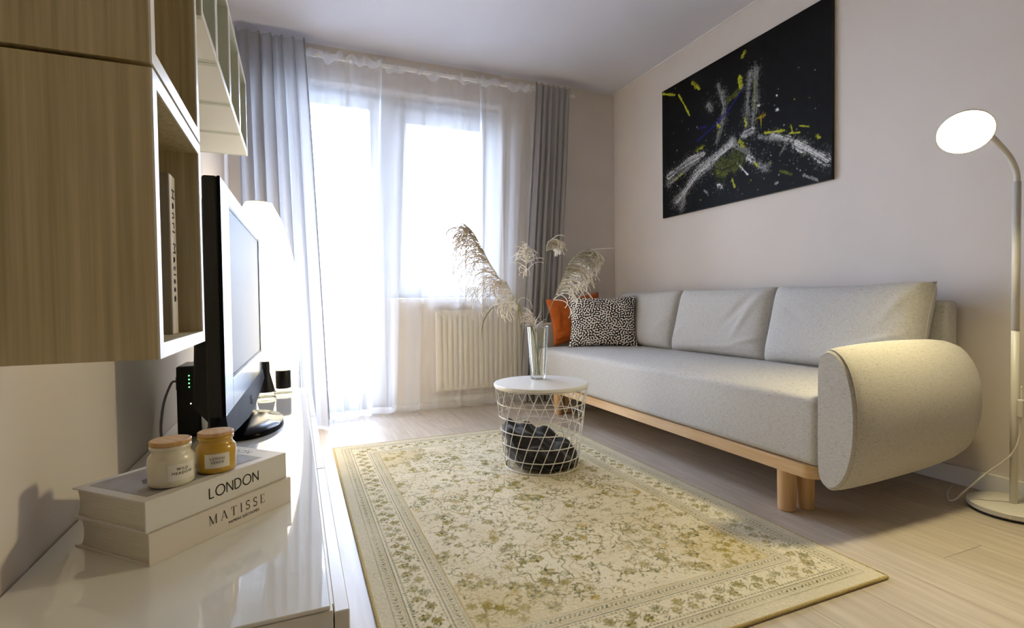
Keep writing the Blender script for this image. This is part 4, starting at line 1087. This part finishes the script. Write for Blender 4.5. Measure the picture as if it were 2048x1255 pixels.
# big lobed outlines (cartouches) and gold corners, pale centre medallion
for (x, y, s) in ((RW * 0.5, RL * 0.5, 0.15), (RW * 0.36, RL * 0.22, 0.09), (RW * 0.64, RL * 0.24, 0.09), (RW * 0.36, RL * 0.78, 0.09), (RW * 0.64, RL * 0.78, 0.09), (RW * 0.28, RL * 0.5, 0.07), (RW * 0.72, RL * 0.5, 0.07)):
    for s2, cc in ((s, tan), (s * 0.72, olive)):
        n = 48
        vine([(x + s2 * (1 + 0.16 * math.cos(8 * k * 2 * PI / n)) * math.cos(2 * PI * k / n), y + 1.35 * s2 * (1 + 0.16 * math.cos(8 * k * 2 * PI / n)) * math.sin(2 * PI * k / n)) for k in range(n + 1)], 0.0022, cc, 0.75)
    palmette(x, y + s * 0.3, s * 0.35, PI / 2); palmette(x, y - s * 0.3, s * 0.35, -PI / 2)
for sx in (0, 1):
    for sy in (0, 1):
        cx, cy = (B4, RW - B4)[sx], (B4, RL - B4)[sy]
        d = np.hypot((GX - cx) / 0.24, (GY - cy) / 0.26) + 0.08 * fft_noise((nu, nv), 8, 30)
        a = np.clip((1 - d) * 5, 0, 1) * (ED > B4) * 0.34
        rug = rug * (1 - a[..., None]) + (tan * 0.6 + gold * 0.5) * a[..., None]
        for k in range(5):
            an = math.radians(9 + k * 18); q = (1 if sx == 0 else -1, 1 if sy == 0 else -1)
            palmette(cx + q[0] * 0.20 * math.cos(an), cy + q[1] * 0.22 * math.sin(an), 0.03, math.atan2(q[1] * math.sin(an), q[0] * math.cos(an)))
            flower(cx + q[0] * 0.12 * math.cos(an), cy + q[1] * 0.12 * math.sin(an), 0.016, 6, gold, olive, an)
# borders
def recolour(mask, colr, al):
    global rug
    rug = np.where(mask[..., None], rug * (1 - al) + colr * al, rug)
recolour(ED < B4, cream, 1.0)
recolour(ED < B1, beige, 1.0)
recolour((ED >= B1) & (ED < B2), beige * 0.93, 0.8)
recolour((ED >= B3) & (ED < B4), beige * 0.95, 0.7)
for dd, w, cc, al in ((B1 + 0.001, 0.0018, olive, 0.6), (B2, 0.0022, dark, 0.75), (B3, 0.0024, dark, 0.8), (B4, 0.003, tan, 0.8), (B1 + 0.029, 0.0015, tan, 0.6), (B3 + 0.008, 0.0014, tan, 0.6), (B4 - 0.008, 0.0014, olive, 0.5)):
    recolour(np.abs(ED - dd) < w, cc, al)
def along_border(d, step, fn):
    w, l = RW - 2 * d, RL - 2 * d
    n1, n2 = int(w / step), int(l / step)
    for k in range(n1):
        t = d + (k + 0.5) * w / n1
        fn(t, d, 0, k); fn(t, RL - d, 2, k)
    for k in range(n2):
        t = d + (k + 0.5) * l / n2
        fn(d, t, 1, k); fn(RW - d, t, 3, k)
def guard(x, y, side, k):
    a = (0, PI / 2, PI, -PI / 2)[side]
    q = R5.uniform(-0.3, 0.3)
    leaf(x, y, a + 0.8 + q, 0.009, [olive, moss, dark][k % 3], 0.85); leaf(x, y, a - 0.8 + q, 0.008, [tan, olive, moss][k % 3], 0.8)
    stamp(x, y, 0.003, 0.003, 0, [dark, tan][k % 2], 0.8)
along_border((B1 + B2) / 2, 0.014, guard)
along_border((B3 + B4) / 2, 0.013, guard)
along_border(B2 + 0.010, 0.011, lambda x, y, s, k: stamp(x, y, 0.0045, 0.0028, (0, PI / 2)[s % 2], [moss, olive, dark][k % 3], 0.75))
along_border(B3 - 0.009, 0.011, lambda x, y, s, k: stamp(x, y, 0.0045, 0.0028, (0, PI / 2)[s % 2], [olive, moss, tan][k % 3], 0.75))
def main_border(x, y, side, k):
    a = (0, PI / 2, 0, PI / 2)[side]
    off = 0.014 * (1 if k % 2 else -1)
    xx, yy = x + off * math.sin(a), y + off * math.cos(a)
    if k % 2: flower(xx, yy, 0.016, 6, [beige, tan, gold][k % 3], [olive, moss][k % 2], k)
    else: palmette(xx, yy, 0.021, a + (k % 4) * 1.6)
    for _ in range(12):
        leaf(x + R5.uniform(-0.033, 0.033), y + R5.uniform(-0.033, 0.033), R5.uniform(0, 6.3), R5.uniform(0.006, 0.013), cols[R5.integers(5)], 0.8)
    vine([(xx - 0.022 * math.cos(a), yy - 0.022 * math.sin(a)), (x, y), (xx + 0.022 * math.cos(a) , yy + 0.022 * math.sin(a))], 0.0015, olive, 0.8)
along_border((B2 + B3) / 2, 0.033, main_border)
# even fading of the dyes
fade = np.clip(0.10 + 0.10 * fft_noise((nu, nv), 50, 200), 0, 0.5)[..., None]
rug = rug * (1 - fade) + cream * fade
rug *= (1 + 0.05 * rng.standard_normal((nu, nv)))[..., None]
rug = np.clip(rug, 0.005, 1)
M['rug'] = attr_mat('woven_wool_rug', 0.95, 0.08, 0.35, 500)
M['rug_edge'] = add_noise_color(mat('rug_binding_yarn', '#b3a06d', 0.95, spec=0.1), '#a08c58', '#c2b081', noise=300)
rg = thing('rug', 'faded cream and olive floral patterned rug in the middle of the floor', 'rug', (RX0, RY0, 0))
zz = 0.0085 + 0.0004 * fft_noise((nu, nv), 3, 9)
np_mesh('pile', np.stack([GX, GY, zz], -1), grid_faces(nu, nv), M['rug'], rg, True, rug)
MB().box(0.001, RW - 0.001, 0.001, RL - 0.001, 0.0005, 0.0075).build('backing', M['rug_edge'], rg)
for pts in ([(0, 0), (RW, 0)], [(RW, 0), (RW, RL)], [(RW, RL), (0, RL)], [(0, RL), (0, 0)]):
    a, b = np.array(pts[0]), np.array(pts[1])
    MB().tube([tuple(a + (b - a) * k / 20) + (0.0052,) for k in range(21)], 0.0048, 8).build('bound_edge', M['rug_edge'], rg, True)

# ------------------------------------------------------------------ wire basket table
TX, TY, TH = 1.045, 2.165, 0.393
RGZ = 0.0095
tb = thing('basket_table', 'round white side table with a wire basket body standing on the rug', 'side table', (TX, TY, RGZ))
hgt = TH - RGZ
RB, RT = 0.170, 0.213
rad = lambda z: RB + (RT - RB) * z / (hgt - 0.016)
smooth_angle(MB().lathe([(0.214, hgt - 0.016), (0.2195, hgt - 0.013), (0.2195, hgt - 0.003), (0.216, hgt)], 72).build('tabletop', M['table_white'], tb), 22)
WR = 0.0022
def ring(z, r, w): return MB().tube([(r * math.cos(a), r * math.sin(a), z) for a in np.linspace(0, 2 * PI, 65)[:-1]], w, 6, closed=True).build('wire_ring', M['wire'], tb, True)
for z in (0.003, 0.052, 0.113, 0.174, 0.235, 0.296, hgt - 0.019): ring(z, rad(z), WR if z > 0.01 else 0.003)
nw = 24
wz = np.linspace(0.003, hgt - 0.019, 14)
w0 = MB().tube([(rad(z) * math.cos(0.86 * (z / hgt)), rad(z) * math.sin(0.86 * (z / hgt)), z) for z in wz], WR * 0.9, 6)
base = None
for k in range(nw):
    if base is None: base = w0.build('slanted_wire', M['wire'], tb, True); o = base
    else: o = base.copy(); link(o, tb)
    o.rotation_euler.z = 2 * PI * k / nw
fl_ = MB()
for k in range(6):
    a = PI * k / 6; r = RB - 0.002
    fl_.tube([(-r * math.cos(a), -r * math.sin(a), 0.003), (r * math.cos(a), r * math.sin(a), 0.003)], 0.0015, 5)
fl_.build('floor_wires', M['wire'], tb)

# charcoal blanket crumpled in the basket
nr, na = 30, 120
A = np.linspace(0, 2 * PI, na, endpoint=False); Rr = np.linspace(0, 1, nr)
RA, AA = np.meshgrid(Rr, A, indexing='ij')
bx, by = RA * np.cos(AA), RA * np.sin(AA)
lx = bx * 0.92 - by * 0.38           # left-right as seen from the room
ly = bx * 0.38 + by * 0.92
topz = 0.118 - 0.055 * lx + 0.020 * ly
topz += 0.030 * np.exp(-((lx + 0.35) / 0.28) ** 2 - ((ly + 0.1) / 0.5) ** 2) + 0.03 * np.exp(-((lx + 0.85) / 0.15) ** 2) * (ly > -0.7)
for (kx, ky, ph, am) in ((3.5, 5, 0.3, 0.012), (5, -4, 1.2, 0.010), (8, 6, 2.0, 0.004), (2, -8, 0.7, 0.006)):
    topz += am * 0.8 * np.sin(1.6 * (kx * bx + ky * by) + ph + 0.8 * np.sin(4 * bx))
side_r = (RB - 0.008) + 0.028 * np.clip(topz / 0.25, 0, 1)
fallr = 1 - 0.10 * (RA > 0.93) * (RA - 0.93) / 0.07
Vt = np.stack([bx * side_r, by * side_r, topz - 0.03 * np.clip((RA - 0.82) / 0.18, 0, 1) ** 2], -1)
ns = 12
rim = Vt[-1]
sides = []
for k in range(1, ns + 1):
    t = k / ns
    rr = (RB - 0.010) * (1 - 0.18 * t ** 6) + 0.018 * (1 - t) - 0.004 * (1 + np.sin(7 * A + 6 * t)) - 0.006 * np.abs(np.sin(3 * A - 9 * t + 1))
    z = rim[:, 2] * (1 - t) + 0.008 * t
    sides.append(np.stack([np.cos(A) * rr, np.sin(A) * rr, z], -1))
Vb = np.concatenate([Vt, np.array(sides)], 0)
F = [tuple(q) for q in grid_faces(nr + ns, na)] + [(i * na + na - 1, (i + 1) * na + na - 1, (i + 1) * na, i * na) for i in range(nr + ns - 1)]
F.append(tuple((nr + ns - 1) * na + k for k in range(na)))
bl = mesh_obj('blanket', Vb.reshape(-1, 3), F, M['blanket'], None, True, (TX, TY, RGZ))
tag(bl, 'dark charcoal blanket crumpled inside the wire basket table', 'blanket')

# ------------------------------------------------------------------ glass vase
VX, VY = 1.078, 2.265
vs_ = thing('glass_vase', 'clear tapered glass vase on the round white table', 'vase', (VX, VY, TH + 0.0003))
pv = [(0.033, 0.0), (0.036, 0.003), (0.0365, 0.008), (0.044, 0.12), (0.053, 0.252), (0.0525, 0.2535), (0.0510, 0.252), (0.0425, 0.12), (0.0345, 0.016), (0.020, 0.014), (0.001, 0.014)]
smooth_angle(MB().lathe(pv, 48, cap1=False).build('glass_body', M['vase_glass'], vs_), 40)

# ------------------------------------------------------------------ dried grass plumes: each stem a thing of its own
ZV = TH + 0.018
def plume(label, ctrl, plume_from, ns, slen, droop, fan, m, seed, srad=0.0017, sr=0.0011, curl=1.0, leaves=()):
    """ctrl: stem points (absolute), plume_from: fraction of the stem where branchlets start;
    droop: direction the branchlets hang to; fan: spread"""
    r = np.random.default_rng(seed)
    P = np.array(catmull(ctrl, 10))
    loc = P[0]
    root = thing('grass_plume', label, 'dried grass', tuple(loc), group='dried grass plumes in the glass vase')
    Q = P - loc
    n = len(Q)
    MB().tube([tuple(p) for p in Q], [srad * (1 - 0.6 * i / n) for i in range(n)], 6).build('stem', M['stem'], root, True)
    hairs = MB()
    k0 = int(plume_from * n)
    dr = np.array(droop, float); dr /= np.linalg.norm(dr)
    for s in range(ns):
        i = int(k0 + (n - 1 - k0) * r.random() ** 0.8); i = min(i, n - 2)
        p = Q[i].copy(); tdir = Q[min(i + 1, n - 1)] - Q[max(i - 1, 0)]; tdir /= np.linalg.norm(tdir)
        f = (i - k0) / max(1, n - 1 - k0)
        rnd = r.normal(0, 1, 3); rnd -= tdir * rnd.dot(tdir); rnd /= np.linalg.norm(rnd)
        L_ = slen * r.uniform(0.55, 1.1) * (0.7 + 0.3 * math.sin(PI * min(1, 0.25 + f)))
        m_ = 18; st = L_ / m_
        sd_ = dr + rnd * fan * r.uniform(0.1, 0.8); sd_ -= tdir * sd_.dot(tdir); sd_ /= np.linalg.norm(sd_)
        base_a = r.uniform(0.35, 1.25); turn = r.uniform(0.9, 3.0) * curl
        pts = [tuple(p)]; wob = r.normal(0, 0.07, (m_, 3))
        for q_ in range(m_):                                # branchlet arcs over and hooks at its tip
            t = (q_ + 1) / m_
            an = base_a + turn * t ** 1.9
            d = tdir * math.cos(an) + sd_ * math.sin(an) + wob[q_] + np.array((0, 0, -0.12 * t))
            d /= np.linalg.norm(d)
            p = p + d * st
            pts.append(tuple(p))
        rr = [sr * (0.7 + 0.5 * abs(math.sin(q_ * 1.9 + s))) * (1 - 0.35 * q_ / m_) for q_ in range(m_ + 1)]
        hairs.tube(pts, rr, 4, caps=False)
    tag(hairs.build('feathery_head', m, root, True), kind='stuff')
    for pts in leaves:
        pts = np.array(catmull(pts, 8)) - loc
        l_ = len(pts); Vl = []
        for i_, p_ in enumerate(pts):
            w_ = 0.0026 * math.sin(PI * (0.08 + 0.9 * i_ / l_)) + 0.0004
            Vl += [p_ + [w_, 0, 0], p_ + [0, 0.0006, 0], p_ - [w_, 0, 0], p_ - [0, 0.0006, 0]]
        Fl = []
        for i_ in range(l_ - 1):
            for k_ in range(4): Fl.append((i_ * 4 + k_, i_ * 4 + (k_ + 1) % 4, (i_ + 1) * 4 + (k_ + 1) % 4, (i_ + 1) * 4 + k_))
        mesh_obj('leaf_blade', Vl, Fl, M['stem'], root, True)
    return root
plume('tall drooping pinkish grass plume leaning left towards the window', [(VX + 0.012, VY, ZV), (VX - 0.028, VY, ZV + 0.235), (0.975, 2.26, 0.735), (0.90, 2.25, 0.845), (0.825, 2.24, 0.95), (0.765, 2.24, 1.06), (0.735, 2.24, 1.10)], 0.45, 190, 0.25, (-0.9, -0.25, -0.25), 1.1, M['plume2'], 1, sr=0.0019,
      leaves=[[(0.985, 2.25, 0.72), (0.93, 2.22, 0.76), (0.83, 2.2, 0.745), (0.775, 2.19, 0.68), (0.765, 2.19, 0.60)], [(1.0, 2.25, 0.66), (0.97, 2.24, 0.76), (0.965, 2.23, 0.70), (0.975, 2.23, 0.62)]])
plume('fine pale grass plume low on the left side of the vase', [(VX + 0.004, VY - 0.01, ZV), (VX - 0.034, VY - 0.01, ZV + 0.235), (0.985, 2.24, 0.70), (0.94, 2.23, 0.79), (0.90, 2.22, 0.86)], 0.58, 70, 0.17, (-0.8, -0.3, -0.3), 1.3, M['plume'], 2, sr=0.0014, curl=1.1)
plume('slim upright pale grass plume in the middle of the vase', [(VX - 0.01, VY + 0.012, ZV), (VX + 0.0, VY + 0.03, ZV + 0.24), (1.055, 2.31, 0.76), (1.045, 2.31, 0.88), (1.04, 2.31, 0.985), (1.045, 2.31, 1.02)], 0.62, 60, 0.10, (-0.6, -0.5, 0.0), 2.0, M['plume'], 3, sr=0.0018)
plume('compact cream grass plume standing highest on the right', [(VX - 0.015, VY, ZV), (VX + 0.035, VY + 0.01, ZV + 0.24), (1.125, 2.29, 0.80), (1.145, 2.30, 0.95), (1.155, 2.31, 1.03), (1.165, 2.31, 1.065)], 0.76, 70, 0.12, (0.9, -0.2, -0.2), 0.9, M['plume'], 4, sr=0.0026)
plume('large cream grass plume arching right over the patterned pillow', [(VX - 0.005, VY - 0.01, ZV), (VX + 0.040, VY, ZV + 0.24), (1.16, 2.28, 0.74), (1.215, 2.28, 0.86), (1.275, 2.29, 0.96), (1.345, 2.29, 1.02), (1.395, 2.29, 1.03)], 0.38, 230, 0.19, (0.85, -0.25, -0.5), 0.8, M['plume'], 5, sr=0.0027)
plume('short feathery grass tuft inside the rim of the vase', [(VX + 0.0, VY + 0.005, ZV), (VX - 0.004, VY - 0.012, ZV + 0.18), (1.05, 2.245, 0.65), (1.043, 2.24, 0.71)], 0.45, 60, 0.09, (-0.2, 0, 0.6), 0.35, M['plume2'], 6, sr=0.0012, curl=0.5)
